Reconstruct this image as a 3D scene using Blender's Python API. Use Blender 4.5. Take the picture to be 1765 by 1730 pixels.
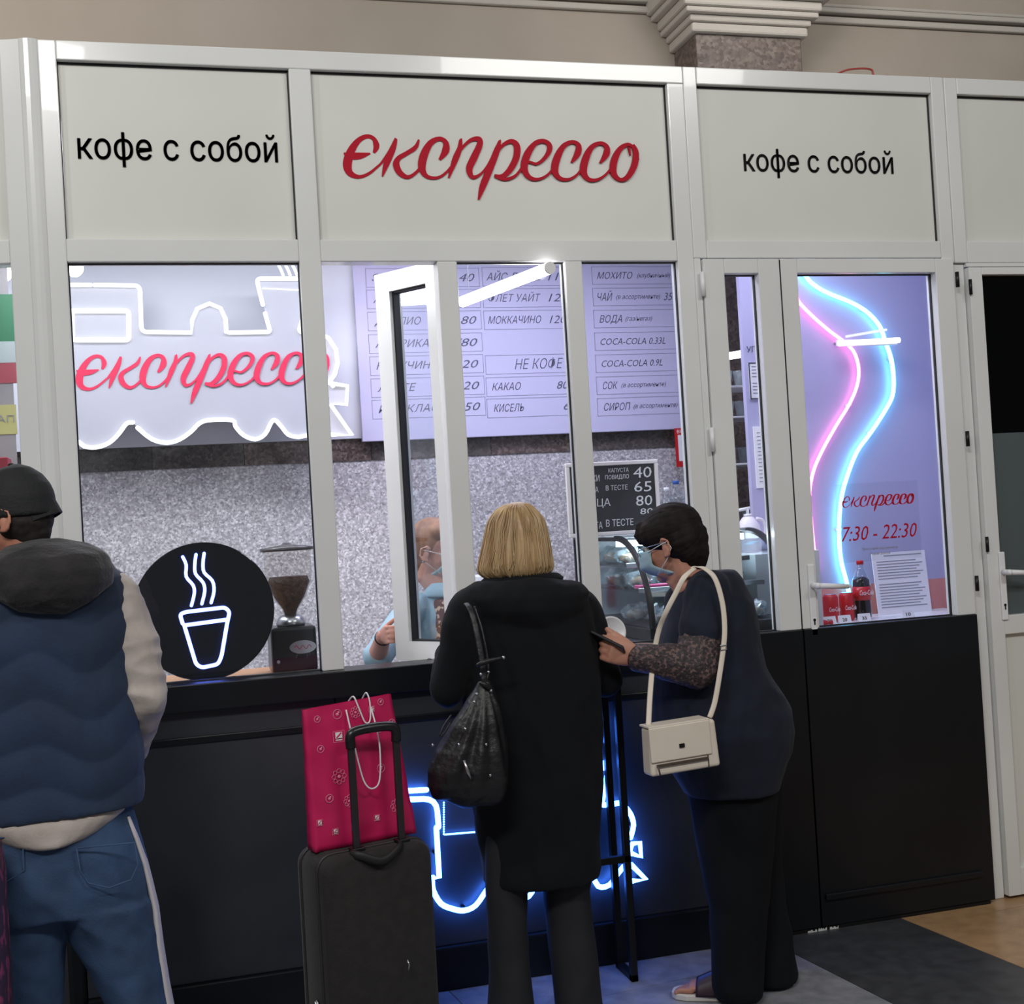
import bpy, bmesh, math, random
from mathutils import Vector, Matrix, noise
random.seed(7)
for o in list(bpy.data.objects): bpy.data.objects.remove(o)
SC = bpy.context.scene; COL = SC.collection
R = math.radians
# ------------------------------------------------------------------ camera, world, lights, exposure
CAM = Vector((0, -4.371, 1.6)); FPX = 2200.0
PS, PT, RO = R(15.62), R(0.88), R(3.38)
FW = Vector((math.sin(PS)*math.cos(PT), math.cos(PS)*math.cos(PT), math.sin(PT)))
R0 = Vector((math.cos(PS), -math.sin(PS), 0)); U0 = R0.cross(FW)
CR = R0*math.cos(RO) - U0*math.sin(RO); CU = R0*math.sin(RO) + U0*math.cos(RO)
cd = bpy.data.cameras.new('camera'); cam = bpy.data.objects.new('camera', cd); COL.objects.link(cam)
cd.sensor_width = 36; cd.lens = FPX/1765*36; cd.clip_start = .05
cam.matrix_world = Matrix(((CR.x, CU.x, -FW.x, CAM.x), (CR.y, CU.y, -FW.y, CAM.y), (CR.z, CU.z, -FW.z, CAM.z), (0, 0, 0, 1)))
SC.camera = cam
W = bpy.data.worlds.new('hall'); SC.world = W; W.use_nodes = True
W.node_tree.nodes['Background'].inputs[0].default_value = (.80, .82, .84, 1)
W.node_tree.nodes['Background'].inputs[1].default_value = .17
SC.view_settings.view_transform = 'Standard'; SC.view_settings.look = 'None'
SC.view_settings.gamma = 1; SC.view_settings.use_curve_mapping = False; SC.view_settings.exposure = 0.0

def area(name, loc, tgt, sx, sy, power, col):
    l = bpy.data.lights.new(name, 'AREA'); l.shape = 'RECTANGLE'; l.size = sx; l.size_y = sy; l.energy = power; l.color = col
    o = bpy.data.objects.new(name, l); COL.objects.link(o); o.location = loc
    o.rotation_euler = (Vector(tgt)-Vector(loc)).to_track_quat('-Z', 'Y').to_euler(); return o
area('hall_light', (-1.5, -5.5, 5.2), (.6, 0, 1.9), 2.4, .5, 150, (1, .98, .94))
area('hall_light', (3.5, -5.0, 5.2), (2.4, 0, 1.9), 2.4, .5, 85, (1, .98, .94))
area('hall_light', (-2.6, -2.6, 4.6), (-.3, 0, 2.6), .25, .25, 22, (1, .98, .95))
area('cornice_light', (-1.5, .4, 4.6), (.0, 1.95, 4.0), 2.5, .3, 21, (1, .93, .84))
area('cornice_light', (3.5, .4, 4.6), (4.5, 1.95, 4.0), 2.5, .3, 14, (1, .94, .86))
area('kiosk_light', (.3, .75, 2.93), (.3, .95, 0), 1.3, .35, 20, (.93, .93, 1))
area('kiosk_light', (1.55, .75, 2.93), (1.55, 1.0, 0), .9, .35, 20, (.80, .78, 1))
area('kiosk_light', (2.6, .35, 2.93), (2.6, .6, 0), .9, .25, 9, (.82, .80, 1))
area('kiosk_light', (-.5, .35, 2.8), (.9, .25, 1.7), .4, .3, 9, (.96, .97, 1))  # added fill with no fixture of its own, brightens the open sash
area('kiosk_light', (-1.0, 1.0, 2.93), (-1.0, 1.0, 0), .7, .5, 14, (.95, .95, 1))

# ------------------------------------------------------------------ geometry helpers
def ray(px, py): return (FW*FPX + CR*(px-882.5) + CU*(865-py)).normalized()
def P(px, py, Y=0.0):
    d = ray(px, py); return CAM + d*((Y-CAM.y)/d.y)
def PZ(px, py, Z=0.0):
    d = ray(px, py); return CAM + d*((Z-CAM.z)/d.z)
def lin(h):
    if isinstance(h, str):
        h = [int(h[i:i+2], 16)/255 for i in (0, 2, 4)]
        h = [c/12.92 if c <= .04045 else ((c+.055)/1.055)**2.4 for c in h]
    return (h[0], h[1], h[2], 1)
MATS = {}
def mat(name, col='808080', rough=.5, metal=0, spec=.5, var=None, vs=8, vdet=4, bump=0, bs=60, emit=None, es=0, stretch=(1, 1, 1), sheen=0, lo=.35, hi=.65, coat=0):
    if name in MATS: return MATS[name]
    m = bpy.data.materials.new(name); m.use_nodes = True; MATS[name] = m
    nt = m.node_tree; N = nt.nodes; L = nt.links; b = N['Principled BSDF']
    b.inputs['Base Color'].default_value = lin(col); b.inputs['Roughness'].default_value = rough
    b.inputs['Metallic'].default_value = metal; b.inputs['Specular IOR Level'].default_value = spec
    b.inputs['Sheen Weight'].default_value = sheen; b.inputs['Coat Weight'].default_value = coat
    tc = N.new('ShaderNodeTexCoord'); mp = N.new('ShaderNodeMapping'); mp.inputs['Scale'].default_value = stretch
    L.new(tc.outputs['Object'], mp.inputs[0])
    if var:
        n = N.new('ShaderNodeTexNoise'); n.inputs['Scale'].default_value = vs; n.inputs['Detail'].default_value = vdet
        r = N.new('ShaderNodeValToRGB'); r.color_ramp.elements[0].color = lin(col); r.color_ramp.elements[1].color = lin(var)
        r.color_ramp.elements[0].position = lo; r.color_ramp.elements[1].position = hi
        L.new(mp.outputs[0], n.inputs['Vector']); L.new(n.outputs[0], r.inputs[0]); L.new(r.outputs[0], b.inputs['Base Color'])
    if bump:
        n2 = N.new('ShaderNodeTexNoise'); n2.inputs['Scale'].default_value = bs; n2.inputs['Detail'].default_value = 3
        bp = N.new('ShaderNodeBump'); bp.inputs['Strength'].default_value = bump; bp.inputs['Distance'].default_value = .01
        L.new(mp.outputs[0], n2.inputs['Vector']); L.new(n2.outputs[0], bp.inputs['Height']); L.new(bp.outputs[0], b.inputs['Normal'])
    if emit:
        b.inputs['Emission Color'].default_value = lin(emit); b.inputs['Emission Strength'].default_value = es
    return m
def speckle(name, cols, scale, rough=.35, mixn=3, spec=.5):
    """granite: voronoi grains coloured at random between the listed colours"""
    if name in MATS: return MATS[name]
    m = bpy.data.materials.new(name); m.use_nodes = True; MATS[name] = m
    nt = m.node_tree; N = nt.nodes; L = nt.links; b = N['Principled BSDF']; b.inputs['Roughness'].default_value = rough
    b.inputs['Specular IOR Level'].default_value = spec
    tc = N.new('ShaderNodeTexCoord'); v = N.new('ShaderNodeTexVoronoi'); v.inputs['Scale'].default_value = scale
    n = N.new('ShaderNodeTexNoise'); n.inputs['Scale'].default_value = scale*.35; n.inputs['Detail'].default_value = 5
    s = N.new('ShaderNodeSeparateColor'); mx = N.new('ShaderNodeMath'); mx.operation = 'MULTIPLY_ADD'; mx.inputs[1].default_value = .55
    mm = N.new('ShaderNodeMath'); mm.operation = 'MULTIPLY'; mm.inputs[1].default_value = .5
    r = N.new('ShaderNodeValToRGB'); el = r.color_ramp.elements
    for i, c in enumerate(cols):
        pos = .15+.7*i/(len(cols)-1)
        e = el[i] if i < 2 else el.new(pos)
        e.position = pos; e.color = lin(c)
    L.new(tc.outputs['Object'], v.inputs['Vector']); L.new(tc.outputs['Object'], n.inputs['Vector'])
    L.new(v.outputs['Color'], s.inputs[0]); L.new(s.outputs[0], mx.inputs[0]); L.new(n.outputs[0], mm.inputs[0]); L.new(mm.outputs[0], mx.inputs[2])
    L.new(mx.outputs[0], r.inputs[0]); L.new(r.outputs[0], b.inputs['Base Color']); return m
def glass(name, tint='ffffff', refl=1.0, rough=0.0, ior=1.45, opac=0, ocol='ffffff'):
    """thin sheet: clear transmission plus fresnel reflection, optional milky film"""
    if name in MATS: return MATS[name]
    m = bpy.data.materials.new(name); m.use_nodes = True; MATS[name] = m
    nt = m.node_tree; N = nt.nodes; L = nt.links; N.remove(N['Principled BSDF']); out = N['Material Output']
    t = N.new('ShaderNodeBsdfTransparent'); t.inputs[0].default_value = lin(tint)
    g = N.new('ShaderNodeBsdfGlossy'); g.inputs['Roughness'].default_value = rough; g.inputs[0].default_value = (refl,)*3+(1,)
    f = N.new('ShaderNodeFresnel'); ge = N.new('ShaderNodeNewGeometry'); mr = N.new('ShaderNodeMapRange')
    mr.inputs[3].default_value = ior; mr.inputs[4].default_value = 1/ior; L.new(ge.outputs['Backfacing'], mr.inputs[0]); L.new(mr.outputs[0], f.inputs[0]); mx = N.new('ShaderNodeMixShader')
    L.new(f.outputs[0], mx.inputs[0]); L.new(g.outputs[0], mx.inputs[2]); top = t
    if opac:
        d = N.new('ShaderNodeBsdfDiffuse'); d.inputs[0].default_value = lin(ocol); m2 = N.new('ShaderNodeMixShader'); m2.inputs[0].default_value = opac
        L.new(t.outputs[0], m2.inputs[1]); L.new(d.outputs[0], m2.inputs[2]); top = m2
    L.new(top.outputs[0], mx.inputs[1]); L.new(mx.outputs[0], out.inputs[0]); return m
def emis(name, col, s):
    if name in MATS: return MATS[name]
    m = bpy.data.materials.new(name); m.use_nodes = True; MATS[name] = m
    nt = m.node_tree; N = nt.nodes; N.remove(N['Principled BSDF']); e = N.new('ShaderNodeEmission')
    e.inputs[0].default_value = lin(col); e.inputs[1].default_value = s; nt.links.new(e.outputs[0], N['Material Output'].inputs[0]); return m

def tag(o, label=None, cat=None, group=None, kind=None):
    if label: o['label'] = label
    if cat: o['category'] = cat
    if group: o['group'] = group
    if kind: o['kind'] = kind
    return o
def thing(name, loc, label=None, cat=None, group=None, kind=None):
    o = bpy.data.objects.new(name, None); COL.objects.link(o); o.location = loc; o.empty_display_size = .05
    return tag(o, label, cat, group, kind)
def wloc(o):
    v = Vector((0, 0, 0))
    while o: v += o.location; o = o.parent
    return v
def frame_of(t):
    t = t.normalized(); a = Vector((0, 0, 1)) if abs(t.z) < .9 else Vector((1, 0, 0))
    u = t.cross(a).normalized(); return u, u.cross(t).normalized()
def smoothpts(pts, k=4):
    """Catmull-Rom through points of any dimension"""
    out = []; n = len(pts)
    for i in range(n-1):
        p0 = pts[max(i-1, 0)]; p1 = pts[i]; p2 = pts[i+1]; p3 = pts[min(i+2, n-1)]
        for j in range(k):
            t = j/k
            out.append(tuple(.5*((2*b)+(-a+c)*t+(2*a-5*b+4*c-d)*t*t+(-a+3*b-3*c+d)*t**3) for a, b, c, d in zip(p0, p1, p2, p3)))
    out.append(tuple(pts[-1])); return out
class M:
    def __init__(s): s.v = []; s.f = []
    def add(s, vs, fs):
        n = len(s.v); s.v += [Vector(v) for v in vs]; s.f += [tuple(i+n for i in f) for f in fs]; return s
    def box(s, a, b):
        x0, y0, z0 = a; x1, y1, z1 = b
        return s.add([(x0,y0,z0),(x1,y0,z0),(x1,y1,z0),(x0,y1,z0),(x0,y0,z1),(x1,y0,z1),(x1,y1,z1),(x0,y1,z1)],
                     [(0,3,2,1),(4,5,6,7),(0,1,5,4),(1,2,6,5),(2,3,7,6),(3,0,4,7)])
    def obox(s, c, hx, hy, hz):
        c = Vector(c); vs = [c+hx*i+hy*j+hz*k for k in (-1, 1) for i, j in ((-1,-1),(1,-1),(1,1),(-1,1))]
        return s.add(vs, [(0,3,2,1),(4,5,6,7),(0,1,5,4),(1,2,6,5),(2,3,7,6),(3,0,4,7)])
    def loft(s, rings, cap=True, closed=False):
        n = len(rings[0]); vs = [p for r in rings for p in r]; fs = []
        for i in range(len(rings)-(0 if closed else 1)):
            k = (i+1) % len(rings)
            for j in range(n): fs.append((i*n+j, i*n+(j+1) % n, k*n+(j+1) % n, k*n+j))
        if cap and not closed: fs += [tuple(range(n-1, -1, -1)), tuple((len(rings)-1)*n+j for j in range(n))]
        return s.add(vs, fs)
    def tube(s, pts, rad, n=8, cap=True, flat=1.0, ref=None):
        pts = [Vector(p) for p in pts]; m = len(pts); rad = rad if isinstance(rad, (list, tuple)) else [rad]*m
        rings = []; u = None
        for i, p in enumerate(pts):
            t = (pts[min(i+1, m-1)]-pts[max(i-1, 0)]).normalized()
            if ref is not None: u = Vector(ref)-t*Vector(ref).dot(t); u.normalize()
            elif u is None: u, _ = frame_of(t)
            else: u = (u-t*u.dot(t)).normalized()
            w = t.cross(u)
            rings.append([p+u*(rad[i]*math.cos(2*math.pi*j/n))+w*(rad[i]*flat*math.sin(2*math.pi*j/n)) for j in range(n)])
        return s.loft(rings, cap)
    def limb(s, pts, rad, n=14, flat=1.0, ref=None):
        s.tube(pts, rad, n, True, flat, ref); s.ell(pts[0], (rad[0]*.98,)*3); s.ell(pts[-1], (rad[-1]*.98,)*3); return s
    def ell(s, c, r, mtx=None, nu=14, nv=9):
        c = Vector(c); vs = []; fs = []
        for i in range(nv+1):
            a = math.pi*i/nv
            for j in range(nu):
                b = 2*math.pi*j/nu; v = Vector((r[0]*math.sin(a)*math.cos(b), r[1]*math.sin(a)*math.sin(b), r[2]*math.cos(a)))
                vs.append(c+(mtx @ v if mtx else v))
        for i in range(nv):
            for j in range(nu): fs.append((i*nu+j, (i+1)*nu+j, (i+1)*nu+(j+1) % nu, i*nu+(j+1) % nu))
        return s.add(vs, fs)
    def lathe(s, c, prof, n=24, ax=None):
        c = Vector(c); z = Vector(ax or (0, 0, 1)).normalized(); u, w = frame_of(z)
        return s.loft([[c+z*h+u*(r*math.cos(2*math.pi*j/n))+w*(r*math.sin(2*math.pi*j/n)) for j in range(n)] for r, h in prof], True)
    def prism(s, poly, off):
        """polygon (3D points) extruded by off; triangulated caps"""
        from mathutils.geometry import tessellate_polygon
        poly = [Vector(p) for p in poly]; n = len(poly); off = Vector(off)
        tr = tessellate_polygon([poly]); fs = [tuple(t) for t in tr]+[tuple(i+n for i in reversed(t)) for t in tr]
        fs += [(i, (i+1) % n, (i+1) % n+n, i+n) for i in range(n)]
        return s.add(poly+[p+off for p in poly], fs)
    def mesh(s, name, off=Vector((0, 0, 0)), recalc=True):
        me = bpy.data.meshes.new(name); me.from_pydata([v-off for v in s.v], [], s.f); me.update()
        if recalc:
            b = bmesh.new(); b.from_mesh(me); bmesh.ops.recalc_face_normals(b, faces=b.faces); b.to_mesh(me); b.free()
        return me
    def build(s, name, m, parent=None, smooth=False, bevel=0, loc=None, label=None, cat=None, group=None, kind=None, seg=2):
        if parent is None and loc is None:
            xs = [v.x for v in s.v]; ys = [v.y for v in s.v]; loc = ((min(xs)+max(xs))/2, (min(ys)+max(ys))/2, min(v.z for v in s.v))
        off = wloc(parent) if parent else Vector(loc)
        me = s.mesh(name, off); return put(name, me, m, parent, smooth, bevel, Vector((0, 0, 0)) if parent else off, label, cat, group, kind, seg)
def put(name, me, m, parent=None, smooth=False, bevel=0, loc=(0, 0, 0), label=None, cat=None, group=None, kind=None, seg=2):
    o = bpy.data.objects.new(name, me); COL.objects.link(o); o.location = loc; o.parent = parent
    if m: me.materials.append(m)
    if smooth:
        for p in me.polygons: p.use_smooth = True
    if bevel:
        b = o.modifiers.new('b', 'BEVEL'); b.width = bevel; b.segments = seg; b.limit_method = 'ANGLE'
        if not smooth:
            for p in me.polygons: p.use_smooth = False
    return tag(o, label, cat, group, kind)
def evalmesh(o):
    dg = bpy.context.evaluated_depsgraph_get(); return bpy.data.meshes.new_from_object(o.evaluated_get(dg))
def fuse(s, name, m, parent, voxel=.007, smooth=4, disp=None, fac=.5, **kw):
    """union of overlapping volumes -> one continuous skin (voxel remesh), smoothed, optionally displaced by folds"""
    off = wloc(parent) if parent else Vector((0, 0, 0)); me = s.mesh('tmp', off)
    o = bpy.data.objects.new('tmp', me); COL.objects.link(o)
    r = o.modifiers.new('r', 'REMESH'); r.mode = 'VOXEL'; r.voxel_size = voxel
    if smooth:
        q = o.modifiers.new('s', 'SMOOTH'); q.factor = fac; q.iterations = smooth
    me2 = evalmesh(o); bpy.data.objects.remove(o); bpy.data.meshes.remove(me)
    if disp:
        me2.update(); ns = [v.normal.copy() for v in me2.vertices]
        for v, n in zip(me2.vertices, ns): v.co += n*disp(v.co+off, n)
    me2.name = name; me2.materials.clear()
    return put(name, me2, m, parent, True, 0, (0, 0, 0), **kw)
def copy_tree(o, parent=None, loc=None, rot=None):
    c = o.copy(); COL.objects.link(c); c.parent = parent
    if loc is not None: c.location = loc
    if rot is not None: c.rotation_euler = rot
    for ch in o.children: copy_tree(ch, c)
    return c
def text(s, a, b, hgt, m, parent, name='lettering', shear=0.0, depth=.0012, fit=True, up=None, light=-.003, label=None, bold=0.0):
    """real letters: s runs from point a to point b (baseline), cap height hgt metres"""
    if 'Ф' in s: light = -.009
    cu = bpy.data.curves.new('t', 'FONT'); cu.body = s; cu.resolution_u = 2; cu.shear = shear; cu.offset = light
    o = bpy.data.objects.new('t', cu); COL.objects.link(o); me = evalmesh(o); bpy.data.objects.remove(o)
    xs = [v.co.x for v in me.vertices]
    if not xs: return None
    x0, x1 = min(xs), max(xs); a = Vector(a); b = Vector(b); d = b-a; wd = d.length; d = d.normalized()
    sx = wd/(x1-x0) if fit else hgt/.7; sz = hgt/.7; up = Vector(up) if up else Vector((0, 0, 1)); nrm = d.cross(up).normalized()
    off = wloc(parent); n = len(me.vertices)
    vs = [a+d*((v.co.x-x0)*sx)+up*(v.co.y*sz)-off for v in me.vertices]
    fs = [tuple(p.vertices) for p in me.polygons]; ec = {}
    for f in fs:
        for i in range(len(f)):
            e = (f[i], f[(i+1) % len(f)])
            if (e[1], e[0]) in ec: del ec[(e[1], e[0])]
            else: ec[e] = 1
    if bold:
        b0 = list(vs); f0 = list(fs); e0 = list(ec)
        for q in (d*bold, -d*bold, up*bold, -up*bold):
            m0 = len(vs); vs += [v+q for v in b0]; fs += [tuple(i+m0 for i in f) for f in f0]; ec.update({(i+m0, j+m0): 1 for i, j in e0})
        n = len(vs)
    vs2 = [v+nrm*depth for v in vs]; F = fs+[tuple(i+n for i in f) for f in fs]+[(i, j, j+n, i+n) for i, j in ec]
    bpy.data.meshes.remove(me); me = bpy.data.meshes.new(name); me.from_pydata(vs+vs2, [], F)
    return put(name, me, m, parent, label=label)
def ribbon(s, pts, off):
    """pts: (Vector, width) centreline in a plane; off: extrusion vector"""
    nrm = Vector(off).normalized(); L = []; Rr = []
    for i, (p, w) in enumerate(pts):
        t = (pts[min(i+1, len(pts)-1)][0]-pts[max(i-1, 0)][0]).normalized(); q = nrm.cross(t)*(w/2); L.append(p+q); Rr.append(p-q)
    s.loft([[a, b, b+Vector(off), a+Vector(off)] for a, b in zip(L, Rr)], True)
# ------------------------------------------------------------------ materials
pvc = mat('white_pvc', 'e2e3e2', .22, spec=.45, var='dadbda', vs=1.5, coat=.25)
panelm = mat('sign_panel_white', 'd9dad4', .42, var='d2d3cd', vs=1.2)
black = mat('black_laminate', '121519', .33, spec=.3, var='181b1f', vs=2.5, bump=.05, bs=6)
basem = mat('reflection_grey_base_panel', '303338', .38, spec=.4, var='393c41', vs=3, bump=.05, bs=6)  # black panels lightened to grey: hall reflection put into the base colour
blackm = mat('black_metal', '0d0e10', .42, spec=.4)
gask = mat('rubber_gasket', '1c1c1e', .6)
clear = glass('window_glass', 'f7f9fa', .9, 0.0, 1.38)
granite = speckle('grey_granite', ['77747a', '9c999c', 'aeabae', 'c3c0c3', 'e6e3e6'], 120, .5)
darkgran = speckle('dark_granite', ['231f21', '3c3738', '575153', '837b7c'], 110, .22)
steel = mat('steel', 'b8babd', .28, 1)
redm = mat('red_lettering', 'b30d28', .6, spec=.2)
blkink = mat('black_lettering', '151515', .5)
ink = mat('menu_ink', '55556b', .6)
line = mat('menu_line', '8f8fa6', .7)
white = mat('white_plastic', 'e8e8ea', .35)
paper = mat('white_paper', 'e9e9ec', .7)
greyink = mat('grey_print', '8a8a92', .7)
neonw = emis('white_neon', [1, 1, 1], 1.9)
neonblue = emis('blue_white_neon', [.05, .20, 1.0], 20)
neonpink = emis('pink_neon', [1, .20, .52], 7)
neoncyan = emis('cyan_neon', [.15, .72, 1], 8)
# ------------------------------------------------------------------ setting: floor, walls
ZT, ZP1, ZP2, ZW1, ZD, ZS = 3.26, 3.195, 2.607, 2.53, 2.48, 1.13
XA, XB, XC, XM1, XM2, XG, XH, XI, XE, XF = -.233, .519, .594, 1.0, 1.072, 1.473, 1.539, 1.915, 2.035, 3.041
XJ, XK, XL, XN, XR = 2.095, 2.235, 2.398, 3.001, 3.115
XD0_ = P(1207, 440).x+.02; XJO = P(1176, 117).x          # joint between the two bays
flr = thing('floor', (0, 0, 0), kind='structure')
M().box((-7, -9, -.1), (9, 3, -.004)).build('subfloor', mat('floor_mortar', '38383a', .8), flr)
fg = mat('grey_floor_tile', '929398', .4, var='77787e', vs=14, vdet=8)
fd = mat('dark_floor_tile', '444547', .4, var='363739', vs=16, vdet=8)
ft = mat('tan_floor_tile', 'b8936a', .32, var='a37f5b', vs=12, vdet=8)
# diagonal bands of terrazzo laid across the hall
a1 = PZ(1372, 1645); a2 = PZ(1540, 1730); dv = Vector((a2.x-a1.x, a2.y-a1.y, 0)).normalized(); nv = Vector((-dv.y, dv.x, 0))
if nv.x < 0: nv = -nv
b1 = PZ(1560, 1585); bw = (Vector((b1.x-a1.x, b1.y-a1.y, 0))).dot(nv)
def slab(n0, n1, t0, t1, m):
    o = Vector((a1.x, a1.y, 0)); g = .0015; s = M()
    q = [o+nv*(n0+g)+dv*(t0+g), o+nv*(n1-g)+dv*(t0+g), o+nv*(n1-g)+dv*(t1-g), o+nv*(n0+g)+dv*(t1-g)]
    s.loft([[p+Vector((0, 0, -.02)) for p in q], q]); s.build('floor_tile', m, flr)
edges = [(-4.8, -3.6, fg), (-3.6, -2.4, fg), (-2.4, -1.2, fg), (-1.2, 0, fg), (0, bw, fd), (bw, bw+1.3, ft), (bw+1.3, bw+2.6, ft), (bw+2.6, bw+2.6+bw, fd)]
for n0, n1, m in edges:
    for k in range(-3, 4): slab(n0, n1, k*1.3, (k+1)*1.3, m)

wallp = mat('beige_wall_paint', 'ada399', .85, var='a79d92', vs=2)
M().box((-7, 1.95, 0), (9, 2.1, 7)).build('wall_back', wallp, kind='structure')
plaster = mat('white_plaster', 'b9b4ad', .75, bump=.35, bs=30)
# cornice mouldings left and right of the pilaster
zc = P(1600, 36, 1.9).z
for nm, xa, xb in (('trim_1', -7, P(1180, 0, 1.7).x), ('trim_2', P(1395, 0, 1.7).x, 9)):
    t = thing(nm, (xa, 1.9, zc), kind='structure')
    for j, (dz, dy, h) in enumerate(((-.03, .03, .035), (.02, .05, .03), (.06, .025, .02))):
        M().box((xa, 1.95-dy, zc+dz), (xb, 1.95, zc+dz+h)).build('moulding', plaster, t, bevel=.008)
# pilaster with stepped plaster capital
px0 = P(1203, 100, 1.65).x; px1 = P(1384, 100, 1.65).x; zcap = P(1290, 58, 1.63).z
pil = thing('pilaster', ((px0+px1)/2, 1.8, 3.11), 'brown granite wall pilaster with stepped white plaster capital above the kiosk', 'pilaster')
M().box((px0, 1.66, 3.11), (px1, 1.949, zcap)).build('shaft', speckle('brown_granite', ['463a37', '5c4f4a', '6c5f5a', '7d716b'], 60, .4), pil, bevel=.006)
steps = [(.0, .03, .05), (.05, .045, .035), (.085, .075, .03), (.115, .09, .05), (.165, .125, .03), (.195, .15, .12), (.315, .20, .04), (.355, .23, .1)]
for z, e, h in steps:
    M().box((px0-e, 1.66-e, zcap+z), (px1+e, 1.949, zcap+z+h)).build('capital_step', plaster, pil, bevel=min(.012, h*.3))
# carved egg-like ornament row in the capital
s = M()
for i in range(18):
    x = px0-.13+(px1-px0+.26)*i/17; s.ell((x, 1.66-.15, zcap+.24), (.016, .012, .04), nu=8, nv=6)
s.build('carved_ornament', plaster, pil, smooth=True)
# red loose cable on the roof edge
cp = [P(1442, 128, .05), P(1462, 120, .04), P(1490, 118, .04), P(1503, 121, .04), P(1507, 130, .04), P(1530, 131, .05)]
cp = [Vector(p) for p in smoothpts([tuple(p) for p in cp], 6)]
cp = [Vector((p.x, p.y, max(p.z, ZT+.004))) for p in cp]
M().tube(cp, .004, 8).build('cable', mat('red_cable', 'a8423c', .5), smooth=True, label='loose red cable lying on top edge of the white kiosk frame', cat='cable')

# kiosk inside shell
M().box((px0+.1, 1.70, 0), (px1, 1.741, 3.0)).build('wall_pilaster', speckle('brown_granite', ['463a37'], 60, .4), kind='structure')
wi = thing('wall_inside', (0, 1.8, 0), kind='structure')
ZB0 = P(700, 790, 1.75).z; ZB1 = P(700, 752, 1.72).z
M().box((-1.36, 1.75, 0), (3.25, 1.95, ZB0)).build('granite_cladding', granite, wi)
xs = [-1.36, P(262, 790, 1.75).x, P(421, 790, 1.75).x, P(640, 790, 1.75).x, P(847, 790, 1.75).x, P(1010, 780, 1.75).x, 2.6, 3.25]
cols = [['2e2b2a', '3b3938', '484544', '57524f'], ['33302f', '474242', '57504c', '6b625e'], ['3a302f', '51443f', '665854', '7f716b']]
for i in range(7):
    c = cols[(0, 1, 2, 1, 2, 1, 0)[i]]
    M().box((xs[i]+.001, 1.742, ZB0), (xs[i+1]-.001, 1.95, ZB1+.02)).build('granite_slab', speckle('dark_granite_%d' % ((0, 1, 2, 1, 2, 1, 0)[i]), c, 90, .2), wi)
M().box((-1.36, 1.72, ZB1), (4.0, 1.95, 3.02)).build('upper_panel', mat('pale_wall_panel', 'd9dbe4', .5), wi)
M().prism([(-1.40, .36, 3.02), (-.36, .09, 3.02), (3.2, .08, 3.02), (4.06, .95, 3.02), (4.06, 1.949, 3.02), (-1.40, 1.949, 3.02)], (0, 0, .08)).build('ceiling', mat('kiosk_ceiling', 'dfe0e4', .7), kind='structure')
M().box((-1.42, .36, 0), (-1.36, 1.95, 3.019)).build('wall_left', mat('pale_wall_panel', 'd9dbe4', .5), kind='structure')
wr = thing('wall_right', (3.2, .9, 0), kind='structure')
xq = P(1281, 600, .9).x
lil = mat('lilac_panel', 'b9b6d6', .28, spec=.5, var='b4b1d2', vs=1)
zsal = P(1420, 1012, .9).z
M().box((xq, .9, zsal), (4.0, .93, 2.98)).build('lilac_panel', lil, wr)
M().box((xq, .9, 0), (4.0, .93, zsal)).build('salmon_panel', mat('salmon_panel', 'd98f86', .6), wr)
s = M(); q = [Vector((3.20, .08, 0)), Vector((3.24, .08, 0)), Vector((4.0, .93, 0)), Vector((3.96, .93, 0))]; s.loft([q, [p+Vector((0, 0, 3.05)) for p in q]]); s.build('wall_side', lil, kind='structure')
M().box((4.0, .93, 0), (4.06, 1.95, 3.05)).build('wall_rear', lil, kind='structure')

# kiosk front: frame posts, rails, sign panels, black base
wf = thing('wall_front', (0, 0, 0), kind='structure')
def bar(x0, x1, z0, z1, name='frame_post', y0=0.0, y1=.07, par=None, m=pvc, bv=.004):
    return M().box((x0, y0, z0), (x1, y1, z1)).build(name, m, par or wf, bevel=bv)
XL0 = P(76, 300).x
bar(XL0, XA, ZS, ZT); bar(XB, XC, ZS, ZP1); bar(XI, XJO, ZS, ZP1); bar(XJO, XE, ZD+.06, ZT-.0)
bar(XM1, XM2, ZS, ZW1); bar(XG, XH, ZS, ZW1)
bar(XA, XJO, ZP1, ZT, 'frame_rail'); bar(XE, XF, ZP1, ZT, 'frame_rail')
bar(XA, XB, ZW1, ZP2, 'frame_rail'); bar(XC, XI, ZW1, ZP2, 'frame_rail'); bar(XE, XF, ZD+.06, ZP2, 'frame_rail')
XP4 = P(1650, 165).x; XD2 = P(1664, 440).x
bar(XF, XF+(XP4-XF)/2-.001, 2.52, ZT); bar(XF+(XP4-XF)/2+.001, XP4, 2.52, ZT)
XDR = P(1641, 440).x
bar(XDR, XD2, 0, 2.52, y0=.015, y1=.07)                                         # post between the two doors
bar(XP4, 5.2, ZP1, ZT, 'frame_rail'); bar(XP4, 5.2, 2.52, ZP2, 'frame_rail')
M().box((XD2+.001, 0, 2.505), (5.2, .07, 2.519)).build('frame_rail', pvc, wf)
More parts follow.
